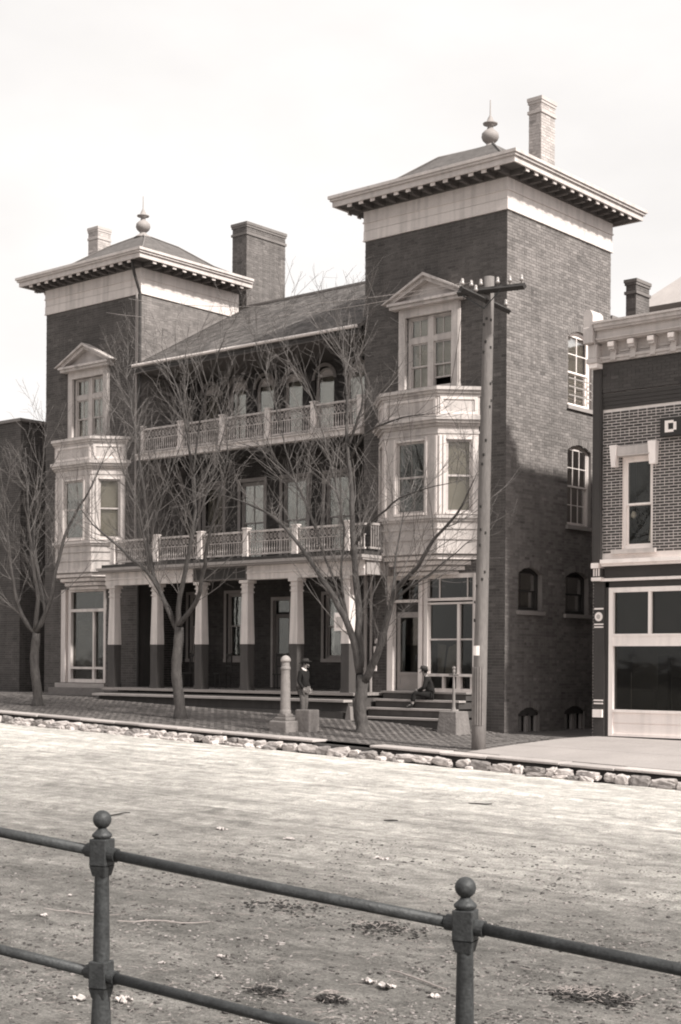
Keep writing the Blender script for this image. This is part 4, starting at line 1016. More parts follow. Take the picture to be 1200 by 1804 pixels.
# shop front
m_ = MB(FR); m_.box(2.78, NX1, 0, .20, 3.94, 4.0); m_.box(2.78, NX1, 0, .26, 4.0, 4.09); m_.build('shop_cornice', 'shopwhite', shop)
MB(FR).box(2.78, NX1, 0, .06, 3.68, 3.939).build('sign_frieze', 'paint_dark', shop); MB(FR).box(2.70, NX1, 0, .12, 3.60, 3.665).build('shop_cornice', 'shopwhite', shop); MB(FR).box(2.78, NX1, 0, .03, 3.46, 3.599).build('sign_frieze', 'paint_dark', shop)
m_ = MB(FR); m_.box(2.53, 2.76, 0, .16, 3.70, 3.90); co2 = m_.build('shop_console', 'paint_dark', shop)
m_ = MB(FR)
for k in range(3): m_.box(2.56+.065*k, 2.59+.065*k, .16, .18, 3.72, 3.89)
m_.box(2.52, 2.72, 0, .22, 3.90, 4.02); m_.box(2.52, 2.77, 0, .2, 3.61, 3.69); m_.build('console_flute', 'shopwhite', co2)
pl_ = MB(FR); pl_.box(2.52, 2.80, .0, .07, -.1, 3.6); pl_.box(2.80, 2.895, -.05, .03, -.1, 3.6); PL = pl_.build('pilaster', 'paint_dark', shop)
for (z0, z1) in ((2.955, 2.99), (2.60, 2.63), (2.535, 2.565), (.845, .875), (.775, .805)): MB(FR).box(2.535, 2.775, .07, .085, z0, z1).build('pilaster_band', 'shopwhite', PL)
MB(FR).box(2.525, 2.775, .07, .12, .47, .65).build('pilaster_block', 'shopwhite', PL)
m_ = MB(FR); m_.prism([(2.655+.098*cos(2*pi*k/20), 2.79+.105*sin(2*pi*k/20)) for k in range(20)], .07, .095); m_.build('medallion', 'shopwhite', PL)
m_ = MB(FR); m_.prism([(2.655+.05*cos(2*pi*k/14), 2.79+.053*sin(2*pi*k/14)) for k in range(14)], .095, .105); m_.build('medallion_boss', 'shopgrey', PL)
f = MB(FR); f.box(2.90, 3.01, -.1, .05, .05, 3.45); f.box(3.01, 9.3, -.1, .05, 3.34, 3.45); f.box(3.01, 9.3, -.1, .04, 2.12, 2.38); f.box(3.01, 9.3, -.05, .055, 2.34, 2.39); f.box(3.01, 9.3, -.05, .055, 2.11, 2.15)
f.box(3.01, 9.3, -.1, .06, .60, .66); f.box(3.01, 9.3, -.1, .02, .36, .60); f.box(3.01, 9.3, -.1, .02, .05, .33); f.box(3.01, 9.3, -.1, 0, .33, .36); f.box(3.01, 9.3, -.1, .045, .05, .11)
for x_ in (3.90, 4.85, 5.8, 6.75): f.box(x_, x_+.07, -.09, .035, 2.39, 3.34)
f.box(6.2, 6.32, -.09, .05, .66, 2.11)
S3 = f.build('shop_front', 'shopwhite', shop)
for (a, b_, z0, z1) in ((3.01, 3.90, 2.39, 3.34), (3.97, 4.85, 2.39, 3.34), (4.92, 5.8, 2.39, 3.34), (3.01, 6.2, .66, 2.11), (6.32, 9.3, .66, 2.11), (5.87, 9.3, 2.39, 3.34)): MB(FR).box(a, b_, -.04, -.036, z0, z1).build('pane', 'glassdark', S3)
MB(FR).box(2.78, 9.3, -.1, .02, -.2, .045).build('stall_riser', 'paint_dark', S3)
MB(FR).box(3.0, 9.2, -2.2, -2.15, .05, 3.55).build('dark_backing', 'interior', S3)
for (a, b_) in ((3.01, 3.90), (3.97, 4.85), (4.92, 5.8)): MB(FR).box(a, b_, -.16, -.15, 2.39, 3.34).build('pane_backing_sheet', 'doorpaint', S3)  # grey sheets added behind the transoms so the panes read lighter
MB(FR).box(3.01, 6.2, -.9, -.88, .5, 2.3).build('lower_pane_backing', 'doorpaint', S3)  # grey sheet added to lighten the look of the lower panes
for (a, b_, zt_) in ((3.9, 4.15, 1.9), (4.25, 4.6, 1.4), (3.2, 3.8, 1.1)): MB(FR).box(a, b_, -.6, -.45, .3, zt_).build('display_shelf', 'interior', S3)
m_ = MB(); m_.tube([(3.27, .35, .66), (3.27, .35, 1.5)], .008, 6); m_.build('display_stand', 'shopgrey', S3)

# pale roofed house beyond the shop
hs = MB(); hs.box(1.2, 9, 14, 22, -.3, 12.6); HB_ = hs.build('wall', 'mortar_side')
house = empty('distant_house', (5, 18, 0), 'pale hipped roof rising behind the brick shop', 'house'); HB_.parent = house; HB_.location = -ORG[house.name]
r_ = MB(); r_.v = [(-3.4, 12, 13.0), (7, 12, 13.0), (7, 22, 13.0), (-3.4, 22, 13.0), (1.2, 17, 17.5), (3.5, 17, 17.5)]; r_.f = [(0, 1, 5, 4), (1, 2, 5), (2, 3, 4, 5), (3, 0, 4), (3, 2, 1, 0)]; r_.tone = [1]*5
M['paleroof'] = mat('pale_slate_roof', .34, .85, .12, 2)
r_.build('roof', 'paleroof', house)

# ------------------------------------------------------------ brick building at the left
lb = empty('brick_warehouse', (-25, 5, .6), 'plain dark brick building beyond the left tower at the left edge', 'building')
MB().box(-32, -19.3, .3, 14, -.2, 9.55).build('wall', 'mortar', lb)
bricks(tf_side(-19.3), .3, 14, .4, 9.55, [], seed=41, tone=(.75, 1.0)).build('brickwork', 'brick', lb, kind='stuff')
bricks(tf_front(.3), -26, -19.3, .4, 9.55, [], seed=42, tone=(.75, 1.0)).build('brickwork', 'brick', lb, kind='stuff')
MB().box(-32.1, -19.22, .22, 14.1, 9.55, 9.65).build('coping', 'tin', lb)

# ------------------------------------------------------------ trees
TREES = [
 ('t1', (-12.85, -4.04, .40), [-12.94,-4.04,2.46], .135, [[[-12.94,-4.04,2.46],[-13.33,-4.21,2.94],[-13.41,-4.39,3.65],[-13.47,-4.57,4.91],[-13.51,-4.74,6.47]],[[-12.94,-4.04,2.46],[-12.63,-3.94,3.02],[-13.06,-3.84,3.98],[-13.4,-3.74,5.28],[-13.24,-3.64,6.71],[-13.18,-3.54,8.16]],[[-12.84,-4.04,2.51],[-12.49,-3.89,3.33],[-12.42,-3.74,4.2],[-12.27,-3.59,5.07],[-11.97,-3.44,5.77],[-11.38,-3.29,6.61],[-10.97,-3.14,7.53]],[[-12.94,-4.04,2.51],[-12.75,-4.1,3.44],[-12.88,-4.16,4.15],[-12.97,-4.22,5.22],[-13.0,-4.28,6.16],[-13.04,-4.34,7.58]]],
  'bare young street tree nearest the left edge, before the left tower'),
 ('t2', (-7.12, -4.06, .20), [-7.19,-4.06,2.56], .14, [[[-7.23,-4.06,2.53],[-7.81,-3.97,3.3],[-8.25,-3.89,3.9],[-8.57,-3.8,4.73],[-8.76,-3.72,5.63],[-9.04,-3.63,6.7],[-9.48,-3.55,8.11],[-9.88,-3.46,9.37]],[[-7.33,-4.06,2.67],[-7.72,-4.19,3.45],[-7.97,-4.33,3.94],[-8.49,-4.46,4.32],[-9.04,-4.59,4.77],[-9.67,-4.73,5.24],[-10.32,-4.86,5.93]],[[-7.19,-4.06,2.56],[-7.07,-4.08,3.35],[-6.8,-4.11,4.2],[-6.62,-4.13,4.76],[-6.49,-4.16,5.46],[-6.54,-4.18,6.31],[-6.72,-4.21,7.46],[-6.81,-4.24,8.6],[-6.73,-4.26,9.72]],[[-7.11,-4.06,2.63],[-6.36,-4.23,3.19],[-5.94,-4.39,3.87],[-5.62,-4.56,4.54],[-5.09,-4.73,5.6],[-4.65,-4.89,6.63],[-4.53,-5.06,7.54]],[[-6.62,-4.13,4.76],[-6.48,-3.94,5.55],[-6.35,-3.73,6.2],[-6.29,-3.54,6.93],[-6.2,-3.33,7.95]],[[-6.54,-4.18,6.31],[-6.15,-4.33,7.67],[-5.69,-4.49,8.43],[-5.23,-4.63,9.11],[-4.82,-4.79,9.58]],[[-7.97,-4.33,3.94],[-8.22,-4.46,5.54],[-8.73,-4.59,6.73],[-8.92,-4.73,7.9]],[[-8.57,-3.8,4.73],[-8.26,-3.64,5.9],[-7.87,-3.47,7.07],[-7.67,-3.3,7.66]],[[-6.72,-4.21,7.46],[-7.05,-4.14,8.36],[-7.54,-4.08,9.14],[-7.9,-4.01,9.78]]],
  'bare street tree forking high in front of the porch columns, second from the left'),
 ('t3', (-1.59, -3.5, .02), [-1.62,-3.5,1.4], .155, [[[-1.66,-3.5,1.46],[-1.78,-3.61,2.25],[-2.1,-3.73,2.98],[-2.41,-3.84,3.51],[-2.85,-3.95,4.12],[-3.29,-4.06,4.67],[-3.83,-4.17,5.16],[-4.66,-4.29,5.54],[-5.61,-4.4,5.83]],[[-1.78,-3.61,2.25],[-2.25,-3.58,3.32],[-2.67,-3.55,4.13],[-3.04,-3.51,4.89],[-3.46,-3.48,5.6],[-3.86,-3.45,6.32],[-4.22,-3.41,7.18],[-4.59,-3.38,8.19],[-5.02,-3.35,9.09],[-5.31,-3.31,9.9]],[[-2.05,-3.5,2.65],[-2.19,-3.57,3.78],[-2.05,-3.64,4.83],[-2.27,-3.71,5.9],[-2.55,-3.79,6.91],[-2.87,-3.86,7.93],[-3.35,-3.93,8.78],[-3.7,-4.0,9.49]],[[-1.66,-3.5,1.59],[-1.75,-3.44,2.72],[-1.92,-3.38,3.92],[-2.05,-3.31,4.86],[-2.18,-3.25,5.94],[-2.34,-3.19,6.76],[-2.44,-3.12,7.99],[-2.57,-3.06,9.09],[-2.69,-3.0,9.93]],[[-1.97,-3.5,6.43],[-1.44,-3.7,6.91],[-0.78,-3.9,7.05],[0.03,-4.1,7.14],[1.12,-4.3,7.09]],[[-1.57,-3.5,1.2],[-1.23,-3.53,1.69],[-0.97,-3.57,2.18],[-0.65,-3.6,3.08],[-0.39,-3.63,3.46],[0.15,-3.67,3.84],[0.61,-3.7,4.43],[1.18,-3.73,4.9],[1.57,-3.77,5.36],[1.85,-3.8,5.83]],[[-0.65,-3.6,3.08],[-0.24,-3.5,3.4],[0.32,-3.4,3.71],[0.87,-3.3,4.13],[1.38,-3.2,4.49]],[[-0.65,-3.6,2.96],[-0.73,-3.42,3.61],[-0.78,-3.25,4.4],[-0.72,-3.08,5.19],[-0.93,-2.9,5.88]],[[-1.82,-3.5,4.43],[-1.42,-3.5,4.89],[-0.92,-3.5,5.2],[-0.51,-3.5,5.44],[0.14,-3.5,5.59],[1.08,-3.5,5.7]],[[-3.04,-3.51,4.89],[-3.8,-3.41,6.04],[-4.84,-3.31,6.83],[-5.91,-3.21,7.22]],[[-2.34,-3.19,6.76],[-1.76,-3.32,7.88],[-1.91,-3.45,8.94],[-1.55,-3.59,9.66]]],
  'bare low forking street tree before the right tower, third from the left')]
def resample(pl, step, wob, rnd):
    out_ = []
    P = [Vector(p) for p in pl]
    for i in range(len(P)-1):
        p0 = P[max(0, i-1)]; p1 = P[i]; p2 = P[i+1]; p3 = P[min(len(P)-1, i+2)]
        n_ = max(2, int((p2-p1).length/step))
        for k in range(n_):
            t_ = k/n_; q = .5*((2*p1)+(-p0+p2)*t_+(2*p0-5*p1+4*p2-p3)*t_*t_+(-p0+3*p1-3*p2+p3)*t_**3)
            if i or k: q = q+Vector((rnd.uniform(-wob, wob), rnd.uniform(-wob, wob), rnd.uniform(-wob, wob)*.4))
            out_.append(q)
    out_.append(P[-1]); return out_
def twig_curve(start, d, L, rnd, grav=.12, n=5, curl=.10):
    pts = [start]; d = d.normalized()
    for k in range(n):
        d = (d+Vector((rnd.uniform(-curl, curl), rnd.uniform(-curl, curl), rnd.uniform(-curl, curl)+grav))).normalized(); pts.append(pts[-1]+d*L/n)
    return pts
for ti, (nm, base_, fork, r_t, limbs, lab) in enumerate(TREES):
    rnd = random.Random(100+ti); tree = empty('street_tree', base_, lab, 'tree', 'bare street trees along the kerb')
    tb = MB(); b0 = Vector(base_); fk = Vector(fork); pts = []; rad = []
    n_ = 14
    for k in range(n_+1):
        t_ = k/n_; p = b0.lerp(fk, t_)+Vector((.03*sin(t_*7+ti), .03*cos(t_*6), 0)); p.z -= (.1 if k == 0 else 0)
        pts.append(p); rad.append(r_t*(1+.55*max(0, 1-t_*9))*(1-.12*t_)*(1+.05*sin(t_*31)))
    rad[-1] *= .9
    tb.tube(pts, rad, 14); tb.build('trunk', 'bark', tree, smooth=True)
    fine = MB(); allp = []
    for li, pl in enumerate(limbs):
        q = resample(pl, .25, .018, rnd); start = Vector(pl[0])
        dist = (start-fk).length; r0_ = .062 if dist < .55 else .029
        if ti == 2 and li in (0, 3, 5): r0_ = .092
        N_ = len(q); rad = [max(.007, r0_*(1-k/(N_-1))**.9+.006) for k in range(N_)]
        m_ = MB(); m_.tube(q, rad, 8); m_.build('limb', 'bark', tree, smooth=True)
        allp += [(q[k], rad[k], (q[min(k+1, N_-1)]-q[max(k-1, 0)]).normalized(), k/(N_-1)) for k in range(N_)]
        # extend tip
    for (p, r_, d, f_) in allp:
        if f_ < .12: continue
        for _ in range(1 if rnd.random() < .6 else 2):
            if rnd.random() > .74: continue
            side = Vector((rnd.gauss(0, 1), rnd.gauss(0, .8), rnd.gauss(0, .45))); side = (side-d*side.dot(d)).normalized()
            L = rnd.uniform(.7, 2.1)*(1.12-.5*f_); dd_ = (d*rnd.uniform(.7, 1.4)+side+Vector((0, 0, .25))).normalized()
            c1 = twig_curve(p, dd_, L, rnd, grav=.10, n=6); rs = min(.0105, r_*.5)
            fine.tube(c1, [rs*(1-.75*k/6)+.0018 for k in range(7)], 4, cap=False)
            for k in range(1, 7):
                if rnd.random() < .85:
                    s2 = Vector((rnd.gauss(0, 1), rnd.gauss(0, .9), rnd.gauss(0, .6))).normalized(); dk_ = (c1[k]-c1[k-1]).normalized()
                    c2 = twig_curve(c1[k], dk_*1.1+s2*.75, rnd.uniform(.3, .95), rnd, grav=.1, n=4)
                    fine.tube(c2, [.0056*(1-.6*j/4)+.001 for j in range(5)], 3, cap=False)
                    for j in range(1, 5):
                        if rnd.random() < .62:
                            s3 = Vector((rnd.gauss(0, 1), rnd.gauss(0, .9), rnd.gauss(0, .8))).normalized(); dj = (c2[j]-c2[j-1]).normalized()
                            c3 = twig_curve(c2[j], dj*.7+s3*.8, rnd.uniform(.12, .42), rnd, grav=.06, n=2)
                            fine.tube(c3, [.0034, .0028, .002], 3, cap=False)
    fine.build('twigs', 'twig', tree, kind='stuff')

# ------------------------------------------------------------ utility pole
px_, py_ = 2.49, -4.64
pole = empty('utility_pole', (px_, py_, -.1), 'tall weathered wooden pole with two crossarms of insulators before the tower corner', 'utility pole')
pts = [(px_+.204*k/12, py_, -.4+10.1*k/12) for k in range(13)]
MB().tube(pts, [.152-.045*k/12 for k in range(13)], 14).build('pole', 'pole', pole, smooth=True)
topx = px_+.2
a = MB(); a.tube([(2.01, -4.78, 9.44), (3.66, -4.78, 9.33)], .07, 4); A1 = a.build('crossarm', 'arm', pole)
P2 = [Vector((2.70, -5.65, 9.26)), Vector((2.70, -3.91, 9.12))]
a = MB(); a.tube([P2[0], P2[1]], .062, 4); A2 = a.build('crossarm', 'arm', pole)
ins = MB(); ins.lathe((0, 0, 0), [(.012, -.05), (.012, .03), (.04, .03), (.045, .07), (.03, .09), (.036, .12), (.02, .16)], 10)
I0 = ins.build('insulator', 'insulator', A1, origin=(0, 0, 0), smooth=True); first = True
for x_ in (2.08, 2.34, 2.58, 3.0, 3.3, 3.58):
    z_ = 9.44-(x_-2.01)*.066+.085
    if first: I0.location = Vector((x_, -4.78, z_))-ORG[A1.name]; first = False
    else: inst(I0, A1, (x_, -4.78, z_))
for k, (t_) in enumerate((.03, .3, .62, .93)):
    p = P2[0].lerp(P2[1], t_); o = I0.copy(); C.objects.link(o); o.parent = A2; o.location = p+Vector((0, 0, .06))-ORG[A2.name]
for s in (-1, 1):
    m_ = MB(); m_.tube([(2.64+s*.5, -4.82, 9.37), (2.68, -4.80, 9.02)], .012, 5); m_.build('brace', 'iron', pole)
m_ = MB()
for k in range(7):
    an = -2.6+k*.33; rr_ = .149; m_.box(px_+rr_*cos(an)-.012+.03, px_+rr_*cos(an)+.012+.03, py_+rr_*sin(an)-.012, py_+rr_*sin(an)+.012, .42, 1.62)
m_.build('guard_strip', 'poststone', pole)
m_ = MB(); m_.tube([(px_+.035, py_, 1.86), (px_+.036, py_, 2.06)], .148, 14); m_.build('notice', 'paper', pole)
m_ = MB(); rnd = random.Random(2)
for k in range(26):
    an = rnd.uniform(-3.0, .6); z_ = rnd.uniform(2.4, 8.8); r_ = .146-.0042*z_; x_ = px_+.02*z_
    m_.box(x_+r_*cos(an)-.02, x_+r_*cos(an)+.02, py_+r_*sin(an)-.02, py_+r_*sin(an)+.02, z_, z_+.05)
m_.build('spike', 'arm', pole, kind='stuff')
# service wires
def wire(name, a, b_, sag, r_, m, lab):
    a = Vector(a); b_ = Vector(b_); pts = []
    for k in range(25):
        t_ = k/24; p = a.lerp(b_, t_); p.z -= sag*4*t_*(1-t_); pts.append(p)
    o = MB().tube(pts, r_, 5).build(name, m); tag(o, lab, 'wire', 'service wires from the pole')
wire('service_wire', (2.08, -4.78, 9.64), (-13.6, -.1, 12.62), .35, .007, 'wire', 'upper pale wire from the pole crossarm to the left tower')
wire('service_wire', (2.34, -4.78, 9.62), (-14.6, -.1, 12.35), .45, .007, 'wire', 'lower pale wire from the pole crossarm to the left tower')
wire('service_wire', (2.7, -5.5, 9.36), (-1.2, -.75, 8.2), .25, .006, 'wire_dark', 'dark short wire from the pole to the bay window')

# ------------------------------------------------------------ pavement furniture
po = empty('hitching_post', (-3.0, -4.58, .05), 'pale tapering post with domed cap on a square stone base near the kerb', 'post')
m_ = MB(); m_.lathe((-3.0, -4.58, .50), [(.135, 0), (.135, .06), (.12, .1), (.112, .6), (.102, 1.02), (.118, 1.03), (.118, 1.07), (.10, 1.10), (.09, 1.20)], 16); m_.build('shaft', 'poststone', po, smooth=False)
m_ = MB(); m_.lathe((-3.0, -4.58, 1.70), [(.10, 0), (.12, .02), (.12, .05), (.10, .10), (.06, .14), (.01, .155)], 16); m_.build('cap', 'greyframe', po, smooth=True)
m_ = MB(); m_.box(-3.27, -2.73, -4.85, -4.31, .02, .34); m_.build('base', 'blockstone', po, bevel=.03)
m_ = MB(); m_.box(-3.18, -2.82, -4.76, -4.40, .342, .42); m_.box(-3.13, -2.87, -4.71, -4.45, .422, .50); m_.build('plinth', 'blockstone', po, bevel=.015)
m_ = MB(); m_.box(-2.83, -2.38, -4.44, -4.08, .03, .60); mbk = m_.build('mounting_block', 'blockstone', bevel=.03, origin=(-2.6, -4.26, .03)); tag(mbk, 'rough grey stone mounting block just right of the pale post', 'stone block')
lp = empty('iron_stand', (-.42, -1.5, .03), 'thin iron post with short crosspiece standing on a stone block beside the steps', 'post')
m_ = MB(); i = 0
for (h_, z_) in ((.30, -.02), (.25, .52), (.25, .56)): m_.v += [(-.42-h_, -1.5-h_, z_), (-.42+h_, -1.5-h_, z_), (-.42+h_, -1.5+h_, z_), (-.42-h_, -1.5+h_, z_)]
for k in range(2):
    for j in range(4): m_.f.append((4*k+j, 4*k+(j+1) % 4, 4*k+4+(j+1) % 4, 4*k+4+j)); m_.tone.append(1)
m_.f.append((8, 9, 10, 11)); m_.tone.append(1); m_.build('base', 'blockstone', lp, bevel=.02)
m_ = MB(); m_.lathe((-.42, -1.5, .56), [(.075, 0), (.055, .05), (.04, .1), (.034, .5), (.028, .9), (.04, .92), (.04, .96), (.02, 1.0)], 12); m_.build('shaft', 'poststone', lp)
m_ = MB(); m_.tube([(-.56, -1.5, 1.42), (-.28, -1.5, 1.42)], .018, 8); m_.rock((-.42, -1.5, 1.58), .05, .05, .05, 3); m_.build('crosspiece', 'poststone', lp)
# notices hung on the porch and wall
m_ = MB(); m_.box(-4.30, -3.90, -1.34, -1.32, 2.50, 2.96); o = m_.build('notice_board', 'paper', origin=(-4.1, -1.33, 2.5)); tag(o, 'square white framed notice hanging on the rightmost porch column', 'notice')
m_ = MB(); m_.box(-4.26, -3.94, -1.35, -1.341, 2.54, 2.92); k_ = MB(); k_.box(-4.22, -4.0, -1.347, -1.3405, 2.58, 2.86); k_.build('printed_panel', 'curtain', o)
m_ = MB(); m_.box(-3.98, -3.88, -.13, -.11, 1.72, 2.12); m_.box(-3.99, -3.89, -.13, -.11, 1.48, 1.69); m_.box(-3.95, -3.89, -.12, -.105, 2.2, 2.32); o = m_.build('wall_sign', 'paper', origin=(-3.93, -.12, 1.48)); tag(o, 'narrow upright white sign on the wall beside the shop steps', 'sign')
m_ = MB(); m_.prism([(-3.62, .12), (-3.38, .12), (-3.42, .60), (-3.50, .60)], 0, .12); 
m_.v = [(x_, y_-1.75, z_) for x_, y_, z_ in m_.v]; o = m_.build('boot_stone', 'poststone', origin=(-3.5, -1.7, .12)); tag(o, 'small pale wedge stone at the corner of the porch step', 'stone')
# porch chairs
def chair(x0, y0, rot, lab):
    t_ = empty('porch_chair', (x0, y0, .93), lab, 'chair', 'chairs on the porch'); R_ = Matrix.Rotation(rot, 3, 'Z')
    def T_(x_, y_, z_): v = R_ @ Vector((x_, y_, 0)); return (x0+v.x, y0+v.y, .93+z_)
    tfc = (T_, False)
    MB(tfc).box(-.22, .22, -.21, .21, .40, .44).build('seat', 'darkwood', t_)
    for sx_ in (-.19, .16):
        for sy_ in (-.18, .15): MB(tfc).box(sx_, sx_+.035, sy_, sy_+.035, 0, .40).build('leg', 'darkwood', t_)
    b_ = MB(tfc); b_.box(-.22, -.18, .18, .21, .44, 1.02); b_.box(.18, .22, .18, .21, .44, 1.02); b_.box(-.18, .18, .18, .205, .92, 1.0); b_.box(-.18, .18, .18, .205, .62, .66); b_.build('backrest', 'darkwood', t_)
    for k in range(4): MB(tfc).box(-.14+.09*k, -.12+.09*k, .185, .2, .66, .92).build('slat', 'darkwood', t_)
chair(-8.15, .9, .5, 'dark wooden chair on the porch between the third and fourth columns')
chair(-10.4, .8, -.4, 'dark wooden chair on the porch behind the left forked tree')
chair(-11.9, 1.0, .2, 'dark wooden chair on the porch nearest the left tower')

# ------------------------------------------------------------ people
def skin(name, V_, E_, m, parent, sub=2, extra=None):
    me = bpy.data.meshes.new(name); me.from_pydata([v[:3] for v in V_], E_, []); o = bpy.data.objects.new(name, me); C.objects.link(o)
    sk = o.modifiers.new('skin', 'SKIN'); sk.use_smooth_shade = True
    for i_, v in enumerate(V_):
        d_ = me.skin_vertices[0].data[i_]; rx = v[3]; ry = v[4] if len(v) > 4 else v[3]; d_.radius = (rx, ry); d_.use_root = (i_ == 0)
    ss = o.modifiers.new('sub', 'SUBSURF'); ss.levels = sub; ss.render_levels = sub
    dg = bpy.context.evaluated_depsgraph_get(); dg.update(); ev = o.evaluated_get(dg); nm_ = bpy.data.meshes.new_from_object(ev)
    bpy.data.objects.remove(o)
    s = MB(); s.v = [tuple(v.co) for v in nm_.vertices]; s.f = [tuple(p.vertices) for p in nm_.polygons]; s.tone = [1]*len(s.f)
    if extra: extra(s)
    return s.build(name, m, parent, smooth=True)
def fingers(s, wrist, d, palm_n, side):
    """palm, four fingers of unequal length and a thumb, slightly curled"""
    w = Vector(wrist); d = Vector(d).normalized(); n_ = Vector(palm_n).normalized(); r_ = d.cross(n_).normalized()
    for j, (o_, L) in enumerate(((-.026, .055), (-.009, .064), (.009, .060), (.025, .046))):
        a_ = w+d*.065+r_*o_; b_ = a_+d*L*.5+n_*.006; c_ = b_+d*L*.35+n_*.018; e_ = c_+d*L*.1+n_*.014
        s.tube([a_, b_, c_, e_], [.0095, .009, .008, .006], 6)
    a_ = w+d*.02-r_*.028*side; b_ = a_-r_*.022*side+d*.025+n_*.01; c_ = b_+d*.028+n_*.012
    s.tube([a_, b_, c_], [.012, .0105, .008], 6)
def person(loc, rot, pose, lab, trousers, coll='collar'):
    P = empty('person', loc, lab, 'person'); R_ = Matrix.Rotation(rot, 3, 'Z'); L0 = Vector(loc)
    def T_(v): q = R_ @ Vector(v[:3]); return (q.x+L0.x, q.y+L0.y, q.z+L0.z)+tuple(v[3:])
    J = pose    # dict of joints in local space, facing -Y
    body_pts = ['pelvis', 'waist', 'chest', 'neckb', 'neck', 'skull', 'crown', 'shL', 'elL', 'wrL', 'paL', 'shR', 'elR', 'wrR', 'paR', 'hipL', 'knL', 'anL', 'toL', 'hipR', 'knR', 'anR', 'toR']
    rad = dict(pelvis=.10, waist=.088, chest=.11, neckb=.06, neck=.043, skull=.082, crown=.068, shL=.048, elL=.034, wrL=.022, paL=.03, shR=.048, elR=.034, wrR=.022, paR=.03, hipL=.072, knL=.05, anL=.034, toL=.03, hipR=.072, knR=.05, anR=.034, toR=.03)
    ix = {k_: i_ for i_, k_ in enumerate(body_pts)}
    E_ = [('pelvis', 'waist'), ('waist', 'chest'), ('chest', 'neckb'), ('neckb', 'neck'), ('neck', 'skull'), ('skull', 'crown'), ('chest', 'shL'), ('shL', 'elL'), ('elL', 'wrL'), ('wrL', 'paL'), ('chest', 'shR'), ('shR', 'elR'), ('elR', 'wrR'), ('wrR', 'paR'), ('pelvis', 'hipL'), ('hipL', 'knL'), ('knL', 'anL'), ('anL', 'toL'), ('pelvis', 'hipR'), ('hipR', 'knR'), ('knR', 'anR'), ('anR', 'toR')]
    V_ = [T_(tuple(J[k_])+(rad[k_],)) for k_ in body_pts]
    fd = (R_ @ (Vector(J['face'])).normalized())
    sk_ = Vector(V_[ix['skull']][:3])
    def ex(s):
        for sd_, (pa, wr) in ((1, ('paL', 'wrL')), (-1, ('paR', 'wrR'))):
            a_ = Vector(V_[ix[wr]][:3]); b_ = Vector(V_[ix[pa]][:3]); fingers(s, a_, b_-a_, R_ @ Vector((-sd_, -.3, 0)), sd_)
        up_ = (Vector(V_[ix['crown']][:3])-sk_).normalized(); rt_ = fd.cross(up_).normalized()
        s.tube([sk_+fd*.075+up_*.015, sk_+fd*.10-up_*.012, sk_+fd*.088-up_*.03], [.008, .014, .008], 8)       # nose
        s.tube([sk_+fd*.07-up_*.055+rt_*.02, sk_+fd*.078-up_*.055, sk_+fd*.07-up_*.055-rt_*.02], .006, 6)     # lips
        for q in (-1, 1): s.rock(tuple(sk_+rt_*q*.083-up_*.005), .012, .018, .026, 2); s.rock(tuple(sk_+fd*.074+rt_*q*.03+up_*.012), .010, .010, .007, 4, jit=.02)
    skin('body', V_, [(ix[a_], ix[b_]) for a_, b_ in E_], 'skin', P, extra=ex)
    # jacket
    jp = ['pelvis', 'waist', 'chest', 'neckb', 'shL', 'elL', 'wrL', 'shR', 'elR', 'wrR']; jr = dict(pelvis=.135, waist=.122, chest=.138, neckb=.075, shL=.068, elL=.052, wrL=.04, shR=.068, elR=.052, wrR=.04); jx = {k_: i_ for i_, k_ in enumerate(jp)}
    skin('jacket', [T_(tuple(J[k_])+(jr[k_],)) for k_ in jp], [(jx[a_], jx[b_]) for a_, b_ in E_ if a_ in jx and b_ in jx], 'cloth_dark', P)
    tp = ['pelvis', 'hipL', 'knL', 'cuL', 'hipR', 'knR', 'cuR']; J['cuL'] = tuple(Vector(J['knL']).lerp(Vector(J['anL']), .8)); J['cuR'] = tuple(Vector(J['knR']).lerp(Vector(J['anR']), .8))
    tr_ = dict(pelvis=.118, hipL=.088, knL=.068, cuL=.06, hipR=.088, knR=.068, cuR=.06); tx = {k_: i_ for i_, k_ in enumerate(tp)}
    skin('trousers', [T_(tuple(J[k_])+(tr_[k_],)) for k_ in tp], [(0, 1), (1, 2), (2, 3), (0, 4), (4, 5), (5, 6)], trousers, P)
    for s_ in ('L', 'R'):
        a_, t2 = J['an'+s_], J['to'+s_]; skin('shoe', [T_((a_[0], a_[1], a_[2]+.05, .048)), T_((a_[0], a_[1], a_[2]-.02, .046)), T_((t2[0], t2[1], t2[2], .038))], [(0, 1), (1, 2)], 'cloth_black', P, sub=1)
    nb_ = Vector(V_[ix['neckb']][:3]); nk = Vector(V_[ix['neck']][:3])
    MB().tube([nb_+(nk-nb_)*.2+Vector((0, 0, .02)), nk-(nk-nb_)*.1], [.085, .062], 14).build('collar', coll, P, smooth=True)
    # hair and brimmed hat
    cr_ = Vector(V_[ix['crown']][:3]); up_ = (cr_-sk_).normalized(); bk = -fd
    MB().rock(tuple(sk_+up_*.02+bk*.022), .088, .088, .085, 9, n=12, rings=8, jit=.02).build('hair', 'cloth_black', P, smooth=True)
    hb_ = sk_+up_*.045
    ht = MB(); ht.tube([hb_, hb_+up_*.006], [.165, .16], 20); ht.tube([hb_+up_*.006, hb_+up_*.05, hb_+up_*.085, hb_+up_*.095], [.098, .095, .082, .03], 16); ht.build('hat', 'hat', P, smooth=True)
